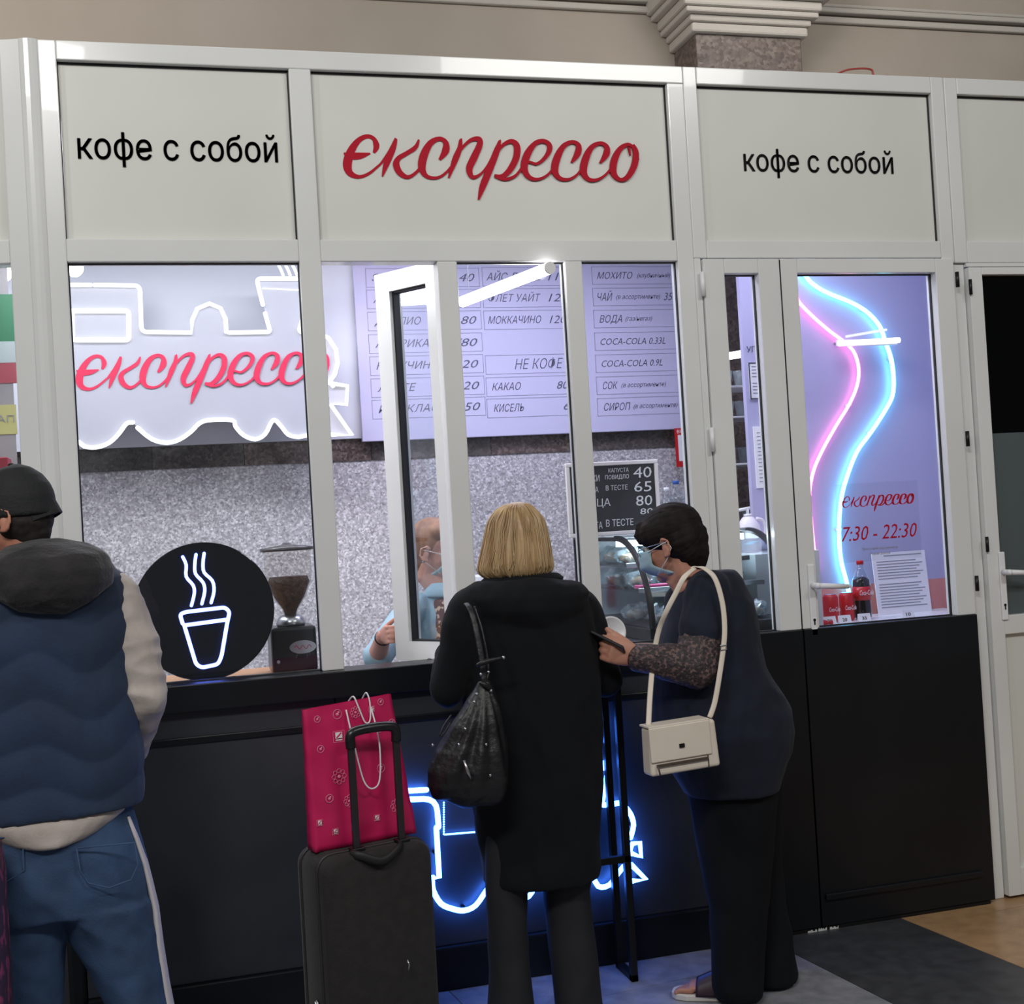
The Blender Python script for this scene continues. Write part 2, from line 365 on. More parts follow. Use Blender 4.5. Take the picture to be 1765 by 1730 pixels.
# mitre joints and long seams read as thin grooves
gap = mat('seam_shadow_gap', '8b8c88', .8)
def sign_panel(x0, x1, z0=ZP2, z1=ZP1):
    p = M().box((x0+.003, .028, z0+.003), (x1-.003, .045, z1-.003)).build('sign_panel', panelm, wf)
    s = M()
    for a, b in (((x0, .022, z1-.006), (x1, .03, z1)), ((x1-.005, .022, z0), (x1, .03, z1)), ((x0, .026, z0), (x0+.002, .03, z1)), ((x0, .026, z0), (x1, .03, z0+.002))): s.box(a, b)
    s.build('gasket', gask, wf); return p
pA = sign_panel(XA, XB); pB = sign_panel(XC, XI); pC = sign_panel(XE, XF); pD = sign_panel(XP4, 5.2)
def lett(s, a, b, hpx, m, par, Y, **kw):
    A = P(a[0], a[1], Y); B = P(b[0], b[1], Y); B.z = A.z = (A.z+B.z)/2; H = abs(P(a[0], a[1]-hpx, Y).z-A.z)
    return text(s, A, B, H, m, par, **kw)
lett('кофе с собой', (135, 274), (479, 279), 46, blkink, pA, .0265, bold=.0012)
lett('кофе с собой', (1283, 294), (1540, 300), 37, blkink, pC, .0265, bold=.0012)
# script lettering traced as pen strokes (coordinates in a 2.353x enlargement of the fascia photo)
STR = [
 [(340,620,8),(350,592,20),(338,562,14),(310,553,14),(275,572,18),(246,615,26),(232,665,30),(243,702,22),(280,717,12),(322,702,9),(368,664,7)],
 [(218,620,4),(238,632,20),(280,632,22),(325,622,4)],
 [(368,664,7),(402,615,9),(428,562,7),(418,600,18),(392,660,20),(374,716,4)],
 [(522,566,5),(508,598,14),(472,622,14),(440,642,16),(430,668,22),(446,702,20),(480,718,12),(520,690,9),(545,640,8)],
 [(606,648,8),(630,612,24),(630,578,18),(604,563,14),(568,582,20),(542,630,27),(534,680,25),(552,714,14),(592,722,9),(630,702,8),(668,652,8),(690,566,6)],
 [(694,562,4),(688,600,16),(668,650,20),(643,722,5)],
 [(656,672,6),(690,610,9),(730,570,11),(764,565,18),(768,588,20),(745,640,24),(726,685,22),(738,718,14),(770,708,8),(806,664,8),(848,572,6)],
 [(852,568,4),(838,610,20),(812,680,22),(782,752,22),(764,810,5)],
 [(824,660,7),(852,600,10),(892,574,14),(918,592,22),(916,640,22),(890,690,20),(858,716,14),(828,712,8)],
 [(830,716,8),(870,728,10),(915,712,9),(958,660,8),(1000,665,9),(1038,634,14),(1052,596,18),(1030,574,14),(994,582,16),(962,625,24),(948,680,24),(966,718,16),(1004,728,9),(1048,706,8),(1086,654,8)],
 [(1140,660,6),(1164,625,22),(1168,592,18),(1142,577,12),(1106,596,18),(1080,645,25),(1072,694,24),(1092,724,14),(1130,728,9),(1166,706,8),(1198,660,8)],
 [(1256,662,6),(1280,628,22),(1282,598,18),(1256,582,12),(1220,600,18),(1196,648,25),(1188,698,24),(1208,728,14),(1244,730,9),(1282,706,8),(1316,662,8)],
 [(1392,600,10),(1368,588,12),(1336,606,18),(1312,655,24),(1310,704,22),(1336,730,12),(1368,718,18),(1394,672,22),(1400,620,20),(1386,590,14)],
 [(1394,655,8),(1413,647,3)], [(1372,600,8),(1378,632,3)]]
FO = P(500, 0, .0265)
LET = []
for st in STR:
    q = []
    for x, y, w in st:
        p = P(500+x/2.353, y/2.353, .0265); q.append((p.x, p.z, (w*1.22+1)/2.353/505))
    LET.append(smoothpts(q, 6))
lx0 = min(p[0] for s_ in LET for p in s_); lx1 = max(p[0] for s_ in LET for p in s_); lzb = P(760, 305, .0265).z
def script(a, b, m, par, name='lettering', thin=1.0, wide=1.0):
    """the shop name written between points a and b (world), facing the hall"""
    a = Vector(a); b = Vector(b); k = (b-a).length/(lx1-lx0); d = (b-a).normalized(); s = M()
    for i, st in enumerate(LET):
        ribbon(s, [(a+d*((x-lx0)*k)+Vector((0, 0, (z-lzb)*k))-Vector((0, .0006*i+.000012*j, 0)), w*k*thin) for j, (x, z, w) in enumerate(st)], (0, .0002+.0006*i, 0))
    return s.build(name, m, par)
script((lx0, .0262, lzb), (lx1, .0262, lzb), redm, pB)
# corner post with rounded cover and the angled return on the left
cx = P(60, 300).x
s = M(); s.tube([(cx, .035, ZS), (cx, .035, ZT)], .045, 20); s.build('corner_post', pvc, wf, smooth=False, bevel=.002)
AN = R(14); ld = Vector((-math.cos(AN), math.sin(AN), 0)); ln = Vector((math.sin(AN), math.cos(AN), 0))
LO = Vector((P(48, 300).x, .0, 0))
def lbox(u0, u1, z0, z1, name, m, y0=0, y1=.07, bv=.004, par=None):
    s = M(); q = [LO+ld*u+ln*y for u, y in ((u0, y0), (u1, y0), (u1, y1), (u0, y1))]
    s.loft([[p+Vector((0, 0, z0)) for p in q], [p+Vector((0, 0, z1)) for p in q]]); return s.build(name, m, par or wf, bevel=bv)
lbox(0, .072, ZS, ZT, 'frame_post', pvc); lbox(1.0, 1.08, ZS, ZT, 'frame_post', pvc)
M().tube([(cx, .035, 0), (cx, .035, ZS)], .044, 20).build('base_post', black, wf)
lbox(.072, 1.0, ZP1, ZT, 'frame_rail', pvc); lbox(.072, 1.0, ZW1, ZP2, 'frame_rail', pvc)
lbox(.072, 1.0, ZP2, ZP1, 'sign_panel', panelm, .028, .045); lbox(.072, .078, ZP2, ZP1, 'gasket', gask, .022, .03, 0)
lbox(0, 1.08, 0, ZS, 'base_panel', basem, 0, .06)
# black base under the windows
M().box((XJO-.03, .0, 0), (XD0_, .07, ZS)).build('base_post', black, wf)
zl = ZS
M().box((XL0-.02, -.05, zl-.09), (XJO-.012, .10, zl)).build('counter_ledge', black, wf, bevel=.004)
xb = [XL0, XB+.035, XH-.03, XJO-.012]
for i in range(3): M().box((xb[i]+.001, -.012, .15), (xb[i+1]-.001, .06, zl-.09)).build('base_panel', basem, wf, bevel=.003)
M().box((XL0, -.018, zl-.20), (XJO-.015, .01, zl-.175)).build('panel_strip', black, wf, bevel=.004)
M().box((XL0, -.03, 0), (XJO-.012, .06, .15)).build('kickboard', black, wf, bevel=.006)

# ------------------------------------------------------------------ windows
def gasket_frame(x0, x1, z0, z1, par, y=.03, w=.004):
    s = M(); s.box((x0, y-.006, z1-w), (x1, y+.006, z1)); s.box((x0, y-.006, z0), (x1, y+.006, z0+w)); s.box((x0, y-.006, z0), (x0+w, y+.006, z1)); s.box((x1-w, y-.006, z0), (x1, y+.006, z1))
    return s.build('gasket', gask, par)
def window(nm, panes):
    w = thing(nm, (panes[0][0], .03, ZS), kind='structure')
    for x0, x1, z0, z1 in panes:
        M().box((x0+.002, .028, z0+.002), (x1-.002, .032, z1-.002)).build('pane', clear, w); gasket_frame(x0, x1, z0, z1, w)
    return w
window('window_1', [(XA, XB, ZS, ZW1)])
w2 = window('window_2', [(XM2, XG, ZS, ZW1), (XH, XI, ZS, ZW1)])
w3 = thing('window_3', (LO.x, .03, ZS), kind='structure')
lbox(.072, 1.0, ZS, ZW1, 'pane', clear, .028, .032, 0, w3); lbox(.072, .077, ZS, ZW1, 'gasket', gask, .024, .036, 0, w3)
# casement leaf standing open inwards
hx = Vector((XM1+.035, .078, 0)); zt_l = 2.546
r_ = ray(655, 476); fe = CAM+r_*((zt_l-CAM.z)/r_.z)
ux = Vector((fe.x-hx.x, fe.y-hx.y, 0)); lw = ux.length; print('leaf width', round(lw, 3), 'angle', round(math.degrees(math.atan2(ux.y, -ux.x)), 1))
if not .25 < lw < .5: ux = Vector((-.18, .27, 0)); lw = .335
ux.normalize(); un = Vector((-ux.y, ux.x, 0)); un = un if un.y > 0 else -un
lz0 = 1.111
def leaf(u0, u1, z0, z1, n0, n1, s):
    q = [hx+ux*u+un*n for u, n in ((u0, n0), (u1, n0), (u1, n1), (u0, n1))]
    s.loft([[p+Vector((0, 0, z0)) for p in q], [p+Vector((0, 0, z1)) for p in q]])
sash = M(); fw_ = .072
leaf(0, fw_*.8, lz0, zt_l, -.03, .035, sash); leaf(lw-fw_, lw, lz0, zt_l, -.03, .035, sash); leaf(fw_*.8, lw-fw_, lz0, lz0+fw_, -.03, .035, sash); leaf(fw_*.8, lw-fw_, zt_l-fw_, zt_l, -.03, .035, sash)
sash = sash.build('open_sash', pvc, w2, label='casement sash standing open inwards')
g_ = M(); leaf(fw_*.8, lw-fw_, lz0+fw_, zt_l-fw_, 0, .004, g_); g_.build('pane', glass('leaf_glass', 'eef2f4', 1.0, 0, 1.6), sash)
g_ = M(); leaf(lw-fw_-.008, lw-fw_, lz0+fw_, zt_l-fw_, -.015, .015, g_); leaf(fw_*.8, lw-fw_, lz0+fw_, lz0+fw_+.006, -.015, .015, g_); leaf(fw_*.8, lw-fw_, zt_l-fw_-.006, zt_l-fw_, -.015, .015, g_); leaf(fw_*.8, fw_*.8+.006, lz0+fw_, zt_l-fw_, -.015, .015, g_); g_.build('gasket', gask, sash)
hz = 1.72; s = M(); c = hx+ux*(lw-.035); s.obox(c+un*.042+Vector((0, 0, hz)), ux*.014, un*.008, Vector((0, 0, .035)))
s.tube([c+un*.045+Vector((0, 0, hz)), c+un*.075+Vector((0, 0, hz))], .009, 10); s.tube([c+un*.075+Vector((0, 0, hz)), c+un*.078+ux*.05+Vector((0, 0, hz)), c+un*.078+ux*.10+Vector((0, 0, hz-.01))], .009, 10)
s.build('window_handle', white, sash, smooth=True)

# ------------------------------------------------------------------ doors
def barc(x0, x1, z0, z1, par, name, m=pvc, y0=-.012, y1=.06, bv=.004): return M().box((x0, y0, z0), (x1, y1, z1)).build(name, m, par, bevel=bv)
def dleaf(par, x0, x1, g0, g1, zt, nm, zg=ZS, gz1=ZD):
    s = M(); y0, y1 = -.012, .058
    s.box((x0, y0, zg-.0), (g0, y1, zt)); s.box((g1, y0, zg), (x1, y1, zt)); s.box((g0, y0, gz1), (g1, y1, zt))
    lf = s.build('door_leaf', pvc, par, bevel=.003)
    M().box((g0+.002, .028, zg+.002), (g1-.002, .032, gz1-.002)).build('pane', clear, lf); gasket_frame(g0, g1, zg, gz1, lf)
    s = M(); s.box((x0+.001, -.02, .012), (x1-.001, .058, zg)); s.build('kick_panel', black, lf, bevel=.003)
    return lf
d1 = thing('door_1', (2.4, 0, 0), kind='structure')
XJT = P(1340, 434).x; XD0 = P(1207, 440).x
bar(XJO, XD0+.001, ZS, ZD+.06)
la = dleaf(d1, XD0+.004, XJT-.002, XJ, XK, ZD+.055, 'left')
lb = dleaf(d1, XJT+.002, XDR-.004, XL, XN, ZD+.055, 'right')
M().box((XJT-.001, -.013, ZS), (XJT+.001, .05, ZD+.05)).build('seam', gask, d1)
M().box((XJT+.02, -.032, .11), (XDR-.06, -.018, .135)).build('kick_strip', black, lb, bevel=.004)
M().box((XD0+.0, -.022, .0), (XDR-.03, .0, .012)).build('threshold', blackm, d1)
for z in (2.44, 1.86):
    M().tube([(XD0-.004, -.016, z-.045), (XD0-.004, -.016, z+.045)], .009, 10).build('hinge', white, la, smooth=True)
for z in (2.45, 1.82, 1.25):
    M().tube([(XDR+.004, -.018, z-.03), (XDR+.004, -.018, z+.03)], .008, 10).build('hinge', blackm, lb, smooth=True)
def handle(par, x, z, sgn, y=-.012):
    s = M(); s.box((x-.014, y-.008, z-.17), (x+.014, y, z+.10)); h = s.build('handle_plate', white, par, bevel=.004)
    s = M(); s.tube([(x, y-.005, z+.02), (x, y-.05, z+.02)], .011, 12); s.tube([(x, y-.045, z+.02), (x+sgn*.05, y-.052, z+.016), (x+sgn*.125, y-.052, z+.01)], [.011, .010, .009], 12)
    s.ell((x, y-.048, z+.02), (.012,)*3); s.ell((x+sgn*.125, y-.052, z+.01), (.009,)*3); s.build('lever', white, h, smooth=True)
    s = M(); s.tube([(x, y-.010, z-.11), (x, y-.006, z-.11)], .0055, 10); s.box((x-.0025, y-.010, z-.128), (x+.0025, y-.007, z-.11)); s.build('keyhole', gask, h)
hp = P(1399, 1018, -.012); handle(lb, hp.x, hp.z, 1)
# chipped paint at the threshold
s = M(); random.seed(3)
cpz = mat('bare_primer', 'cfcfcb', .8)
for (a, b) in (((1392, 1600), (1408, 1597)), ((1410, 1598), (1425, 1595)), ((1430, 1597), (1445, 1594))):
    A = P(a[0], a[1], -.023); B = P(b[0], b[1], -.023); q = []
    for i in range(9): t = i/8; q.append((A.x+(B.x-A.x)*t, -.0225, .003+.009*random.random()))
    s.prism([(A.x, -.0225, 0)]+q+[(B.x, -.0225, 0)], (0, -.0012, 0))
s.build('bare_patch', cpz, d1)
# second door, right edge of the frame
d2 = thing('door_2', (3.9, 0, 0), kind='structure')
gx0 = P(1698, 600).x; zg = P(1765, 1070).z; zm = P(1740, 745).z; x0 = XD2+.003; x1 = x0+.95; gx1 = x1-.1
s = M(); s.box((x0, -.012, .012), (gx0, .058, 2.50)); s.box((gx1, -.012, .012), (x1, .058, 2.50)); s.box((gx0, -.012, ZD-.01), (gx1, .058, 2.50)); s.box((gx0, -.012, zg-.045), (gx1, .058, zg+.03)); s.box((gx0, -.012, .012), (gx1, .058, .12))
lf = s.build('door_leaf', pvc, d2, bevel=.003)
M().box((gx0, .01, .12), (gx1, .04, zg-.045)).build('infill_panel', panelm, lf)
M().box((gx0, .02, zm), (gx1, .026, ZD-.01)).build('pane', glass('dark_glass', '30383a', .5, 0, 1.4), lf)
M().box((gx0, .02, zg+.03), (gx1, .026, zm-.001)).build('frosted_pane', mat('frosted_film', '525b5d', .35), lf, label='grey frosted lower pane')
gasket_frame(gx0, gx1, zg+.03, ZD-.01, lf); hp = P(1727, 990, -.012); handle(lf, hp.x, hp.z-.01, 1)
for z in (2.42, 1.4): M().tube([(x0-.002, -.018, z-.03), (x0-.002, -.018, z+.03)], .007, 10).build('hinge', blackm, lf, smooth=True)
bar(x1+.005, 5.2, 0, 2.505, y0=.0)
M().box((4.06, 1.3, 0), (5.8, 1.4, 3.0)).build('wall_dark_room', mat('dark_room', '1c2223', .8), kind='structure')
# ------------------------------------------------------------------ inside the kiosk
YT = 1.5
def onp(pts, Y): return [P(x, y, Y) for x, y in pts]
def neon(pts, Y, rad, m, par, name='neon_tube', k=4, closed=False):
    q = [tuple(P(x, y, Y)) for x, y in pts]
    q = smoothpts(q, k) if k > 1 else q
    s = M(); s.tube(q, rad, 8); s.ell(q[0], (rad,)*3, nu=8, nv=5); s.ell(q[-1], (rad,)*3, nu=8, nv=5)
    return s.build(name, m, par, smooth=True)
def corner(pts, r=7):
    """round the corners of a pixel polyline"""
    out = [pts[0]]
    for i in range(1, len(pts)-1):
        a, b, c = Vector(pts[i-1]), Vector(pts[i]), Vector(pts[i+1]); u = (a-b); w = (c-b); ra = min(r, u.length*.45); rc = min(r, w.length*.45)
        p = b+u.normalized()*ra; q = b+w.normalized()*rc
        for j in range(5): t = j/4; out.append(tuple(p*(1-t)**2+b*2*t*(1-t)+q*t*t))
    out.append(pts[-1]); return out
train = thing('train_sign', P(330, 770, YT), 'white locomotive-shaped wall sign with neon outline and red shop name behind left window', 'sign')
top = [(60, 491), (241, 491), (244, 565), (250, 573), (330, 573), (331, 552), (340, 532), (361, 523), (380, 531), (389, 550), (390, 572), (464, 572), (466, 564), (442, 490), (443, 480), (452, 478), (545, 479), (548, 488), (514, 566), (516, 574), (550, 575)]
nose = [(550, 575), (566, 582), (579, 602), (582, 625), (577, 645), (568, 658), (574, 665), (599, 665), (597, 697), (582, 697), (570, 697), (573, 705), (607, 750), (573, 749)]
bot = [(573, 749), (531, 750), (515, 753), (497, 749), (485, 735), (474, 724), (467, 729), (457, 748), (440, 757), (420, 750), (406, 735), (400, 724), (353, 725), (343, 730), (330, 743), (310, 757), (288, 763), (262, 757), (245, 745), (229, 728), (218, 730), (205, 747), (188, 763), (165, 771), (145, 769), (128, 760), (60, 762)]
poly = onp(top+nose[1:]+bot[1:], YT)
M().prism(poly, (0, .02, 0)).build('board', mat('white_acrylic', 'b4b4be', .35), train)
M().prism([p+Vector((0, .02, 0)) for p in [Vector(q) for q in onp([(80, 600), (500, 600), (500, 700), (80, 700)], YT)]], (0, .2, 0)).build('spacer', white, train)
rn = .0095
neon(corner([(60, 491), (139, 491)], 3), YT-.012, rn, neonw, train, k=1); neon([(143, 491), (156, 491)], YT-.012, rn, neonw, train, k=1)
neon(corner([(163, 491), (241, 492), (244, 572), (330, 573)], 10)+[(331, 552), (340, 532), (361, 523), (380, 531), (389, 550), (390, 573)]+corner([(395, 573), (466, 572), (457, 540)], 6), YT-.012, rn, neonw, train, k=1)
neon(corner([(453, 525), (442, 480), (545, 480), (514, 572), (550, 575)], 8)+nose[1:7], YT-.012, rn, neonw, train, k=1)
neon([(568, 660), (599, 665), (597, 697), (570, 697), (607, 750), (573, 749)], YT-.012, rn, neonw, train, k=1)
neon(corner([(124, 536), (222, 536), (222, 586), (125, 586), (124, 537)], 6), YT-.012, rn*1.1, neonw, train, k=1)
neon([(573, 749), (531, 750), (515, 753), (497, 749), (485, 735), (474, 724), (467, 729), (457, 748), (440, 757), (420, 750), (406, 735), (400, 724), (360, 724), (343, 730), (330, 743), (310, 757), (288, 763), (262, 757), (237, 737)], YT-.012, rn, neonw, train, k=3)
neon([(229, 728), (218, 730), (205, 747), (188, 763), (165, 771), (145, 769), (128, 760), (60, 762)], YT-.012, rn, neonw, train, k=3)
for a in (0, 12, 24): neon([(488+a, 474), (483+a, 462), (476+a, 450), (470+a, 434), (476+a, 420)], YT-.012, rn*.7, neonw, train, k=3)
s = M()
for i in range(24):
    p = P(453+64*i/23, 497+3*i/23, YT-.004); s.ell(p, (.004,)*3, nu=6, nv=4)
s.build('led_dots', neonw, train, smooth=True)
pinkred = mat('rose_lettering', 'd8204e', .5)
a = P(133, 662, YT-.003); k = (P(570, 664, YT-.003).x-a.x); script((a.x, YT-.003, P(300, 665, YT).z), (a.x+k, YT-.003, P(300, 665, YT).z), pinkred, train)

# menu board: white panel with ruled cells and italic lettering
YM = 1.68
mb = thing('menu_board', P(900, 760, YM+.02), 'large pale lilac menu board with ruled price rows and italic lettering on the back wall', 'menu board')
c0 = P(616, 600, YM); c1 = P(1215, 600, YM); zb_ = P(900, 750, YM).z
M().box((c0.x, YM, zb_), (c1.x, YM+.035, 2.98)).build('board', mat('lilac_board', 'c4c1de', .5, var='bfbcdb', vs=1), mb, bevel=.003)
def cell(x0, x1, y, h=33, cols=(), big=1.0):
    """x0,x1,y centre in photo pixels at column left; rows are level, so only z of the first point counts"""
    A = P(x0, y, YM-.001); B = P(x1, y, YM-.001); z0 = P(x0, y+h/2, YM).z; z1 = P(x0, y-h/2, YM).z; t = .0022; s = M(); y0 = YM-.0015
    s.box((A.x, y0, z0), (B.x, YM, z0+t)); s.box((A.x, y0, z1-t), (B.x, YM, z1)); s.box((A.x, y0, z0), (A.x+t, YM, z1)); s.box((B.x-t, y0, z0), (B.x, YM, z1))
    c = s.build('menu_row', line, mb); zc_ = (z0+z1)/2
    for st, xa, xb, hp in cols:
        a = P(xa, y, YM-.001); b = P(xb, y, YM-.001); H = hp/(FPX/(YM+4.5)); z = zc_-H/2
        text(st, (a.x, YM-.001, z), (b.x, YM-.001, z), H, ink, c, shear=.32, depth=.0006)
    return c
# photo rows: y measured at px 905 in column 2
rows = [477, 514, 552, 591, 629, 667, 704]
def ry(y, x): return y+(905-x)*.028*(1 if y > 700 else .75)*(y-440)/265+0
L1 = [('ЭСПРЕССО', '40'), ('АМЕРИКАНО', ''), ('ДОППИО', '80'), ('АМЕРИКАНО', '/80'), ('КАПУЧИНО', '120'), ('ЛАТТЕ', '120'), ('РАФ КЛАССИК', '150')]
for i, (n_, p_) in enumerate(L1):
    dx = 1.9*i; y = rows[i]; c = [(n_, 641+dx, 641+dx+13.5*len(n_), 13)]
    if p_: c.append((p_, 815-12*len(p_)+dx*.9, 818+dx*.9, 14))
    cell(630+dx, 826+dx, y+2, 33, c)
L2 = [[('АЙС ЛАТТЕ', 838, 935, 13), ('110', 944, 978, 14)], [('ФЛЕТ УАЙТ', 842, 932, 13), ('120', 945, 980, 14)], [('МОККАЧИНО', 841, 933, 13), ('120', 947, 976, 14)], None,
      [('НЕ КОФЕ', 887, 971, 18)], [('КАКАО', 848, 898, 13), ('80', 960, 980, 14)], [('КИСЕЛЬ', 851, 903, 13), ('60', 972, 996, 14)]]
for i, c in enumerate(L2):
    if c: cell(831+1.4*i, 995+1.4*i, rows[i], 33, c)
L3 = [[('МОХИТО', 1029, 1090, 12), ('(клубничный)', 1098, 1155, 8)], [('ЧАЙ', 1030, 1056, 14), ('(в ассортименте)', 1062, 1138, 8), ('35', 1144, 1160, 14)], [('ВОДА', 1033, 1072, 13), ('(газ/негаз)', 1078, 1124, 8)],
      [('COCA-COLA 0.33L', 1035, 1147, 12)], [('COCA-COLA 0.9L', 1037, 1142, 12)], [('СОК', 1039, 1065, 13), ('(в ассортименте)', 1071, 1148, 8)], [('СИРОП', 1041, 1087, 13), ('(в ассортименте)', 1092, 1168, 8)]]
for i, c in enumerate(L3): cell(1020+1.6*i, 1190+1.6*i, rows[i]-2, 31, c)

# LED tube hanging under the kiosk ceiling
def lamp(a, b, r, label):
    m_ = (a+b)/2; t = thing('tube_lamp', m_, label, 'lamp')
    M().tube([a, b], r, 12).build('tube', emis('lamp_tube', [1, .97, 1], 7), t, smooth=True)
    d = (b-a).normalized()
    M().tube([a-d*.008, a], r*1.02, 12).build('end_cap', white, t); M().tube([b, b+d*.008], r*1.02, 12).build('end_cap', white, t)
    for q in (a+d*.06, b-d*.06): M().tube([q+Vector((0, 0, r)), Vector((q.x, q.y, 3.02))], .0015, 6).build('cord', steel, t)
    return t
lamp(PZ(797, 520, 2.5), PZ(947, 462, 2.5), .022, 'glowing white tube lamp hanging above the menu board inside the kiosk')
sl = thing('reflection_bar', P(1500, 590, .83), 'short glowing white bar imitating a reflected hall light across the blue and pink neon', 'lamp')  # added glowing bars imitate a hall light reflected in the door glass
s = M(); A = P(1446, 592, .81); B = P(1550, 586, .81); s.tube([A, B], .013, 10); s.build('tube', emis('reflection_glow', [1, 1, 1], 2.2), sl, smooth=True)
s = M(); A2 = P(1458, 580, .825); B2 = P(1528, 568, .825); s.tube([A2, B2], .006, 8); s.build('upper_reflection_bar', emis('reflection_glow2', [.95, .95, 1], 1.2), sl, smooth=True)
M().box((A.x, .822, A.z-.01), (B.x, .840, A.z+.02)).build('reflection_bar_back', white, sl, bevel=.004)
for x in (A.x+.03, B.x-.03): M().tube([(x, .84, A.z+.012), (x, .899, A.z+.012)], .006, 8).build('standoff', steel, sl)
for i, (x, y) in enumerate(((128, 462), (6, 470))):
    c = PZ(x, y, 2.66); q = thing('spot_lamp', c, ('round glowing spot lamp in top corner of the left window', 'round glowing spot lamp seen through the angled window at left edge')[i], 'lamp')
    s = M(); s.ell(c, (.034,)*3); s.build('bulb', emis('bulb', [1, 1, 1], 8), q, smooth=True)
    M().tube([c+Vector((0, 0, .03)), c+Vector((0, 0, .06))], .022, 14).build('socket', white, q, smooth=True)
    M().tube([c+Vector((0, 0, .06)), Vector((c.x, c.y, 3.02))], .003, 6).build('rod', white, q)

# pink and blue neon on the lilac panel behind the door
YN = .885
nb = [(1352, 430), (1372, 455), (1385.5, 471), (1399, 488), (1425, 504), (1462, 519), (1488, 533), (1506, 549), (1518, 566), (1526, 589), (1536, 619), (1540, 652), (1538, 682), (1525, 708), (1501, 745), (1476, 780), (1457, 830), (1449, 866), (1446, 912), (1449, 962), (1458, 999), (1463, 1020)]
npk = [(1345, 470), (1358, 490), (1372, 509), (1379, 523), (1405, 549), (1432, 572), (1455, 589), (1472, 607), (1480, 635), (1477, 665), (1463, 698), (1442, 732), (1418, 775), (1402, 812), (1395, 853), (1398, 896), (1402, 936), (1406, 980)]
for nm, pts, m, lb_ in (('blue_neon', nb, neoncyan, 'wavy white-blue neon tube on lilac panel, right of the pink one'), ('pink_neon', npk, neonpink, 'wavy white-pink neon tube on lilac panel, left of the blue one')):
    t = thing('neon_tube', P(pts[-1][0], pts[-1][1], YN), lb_, 'neon light'); neon(pts, YN-.012, .010 if m is neoncyan else .008, m, t, 'glowing_tube', 4)
    for x, y in pts[2::4]: p = P(x, y, YN); M().box((p.x-.012, YN-.004, p.z-.005), (p.x+.012, .898, p.z+.005)).build('clip', white, t)
# corner notice on the lilac panel
nt_ = thing('notice', P(1300, 660, .895), 'black-edged notice sheets under the word on lilac panel in narrow pane', 'notice')
A = P(1287, 607, .895); text('УГОЛОК', (A.x, .894, A.z), (A.x+.155, .894, A.z), .026, blkink, nt_)
z0 = P(1292, 688, .895).z; z1 = P(1292, 625, .895).z; x0 = P(1291, 650, .895).x
M().box((x0, .893, z0), (x0+.14, .899, z1)).build('sheet', paper, nt_, bevel=.002)
s = M(); w = .004
for b in (((x0, .890, z0), (x0+w, .894, z1)), ((x0+.14-w, .890, z0), (x0+.14, .894, z1)), ((x0, .890, z0), (x0+.14, .894, z0+w)), ((x0, .890, z1-w), (x0+.14, .894, z1))): s.box(*b)
s.build('border', blkink, nt_)
s = M()
for i in range(9):
    if i == 4: continue
    z = z1-.02-i*(z1-z0-.03)/9; s.box((x0+.015, .8915, z), (x0+.12-(i*7 % 4)*.01, .8935, z+.004))
s.build('print', greyink, nt_)
z3 = P(1300, 735, .895).z
M().box((x0+.005, .893, z3-.28), (x0+.14, .899, z3)).build('lower_sheet', paper, nt_)
s = M()
for i in range(14): s.box((x0+.02, .8915, z3-.03-i*.017), (x0+.125-(i*5 % 3)*.012, .8935, z3-.027-i*.017))
s.build('print', greyink, nt_)

# hours lettering on the door pane
hs_ = thing('opening_hours_plate', P(1515, 960, .025), 'clear plate with red opening hours and shop name on the door pane', 'sign')
q0 = P(1440, 835, .02); q1 = P(1590, 960, .02)
M().box((q0.x, .0235, q1.z), (q1.x, .0265, q0.z)).build('plate', glass('plate_glass', 'fafafa', .3, 0, 1.06), hs_)
A = P(1452, 875, .022); B = P(1575, 866, .022); zz = (A.z+B.z)/2; k = B.x-A.x
script((A.x, .0225, zz), (B.x, .0225, zz), redm, hs_, thin=.8)
lett('7:30 - 22:30', (1451, 932), (1581, 926), 24, redm, hs_, .0225, shear=.3)
lett('Приватний підприємець', (1486, 949), (1548, 944), 5, greyink, hs_, .0225)
lett('Режим роботи', (1500, 957), (1534, 954), 5, greyink, hs_, .0225)

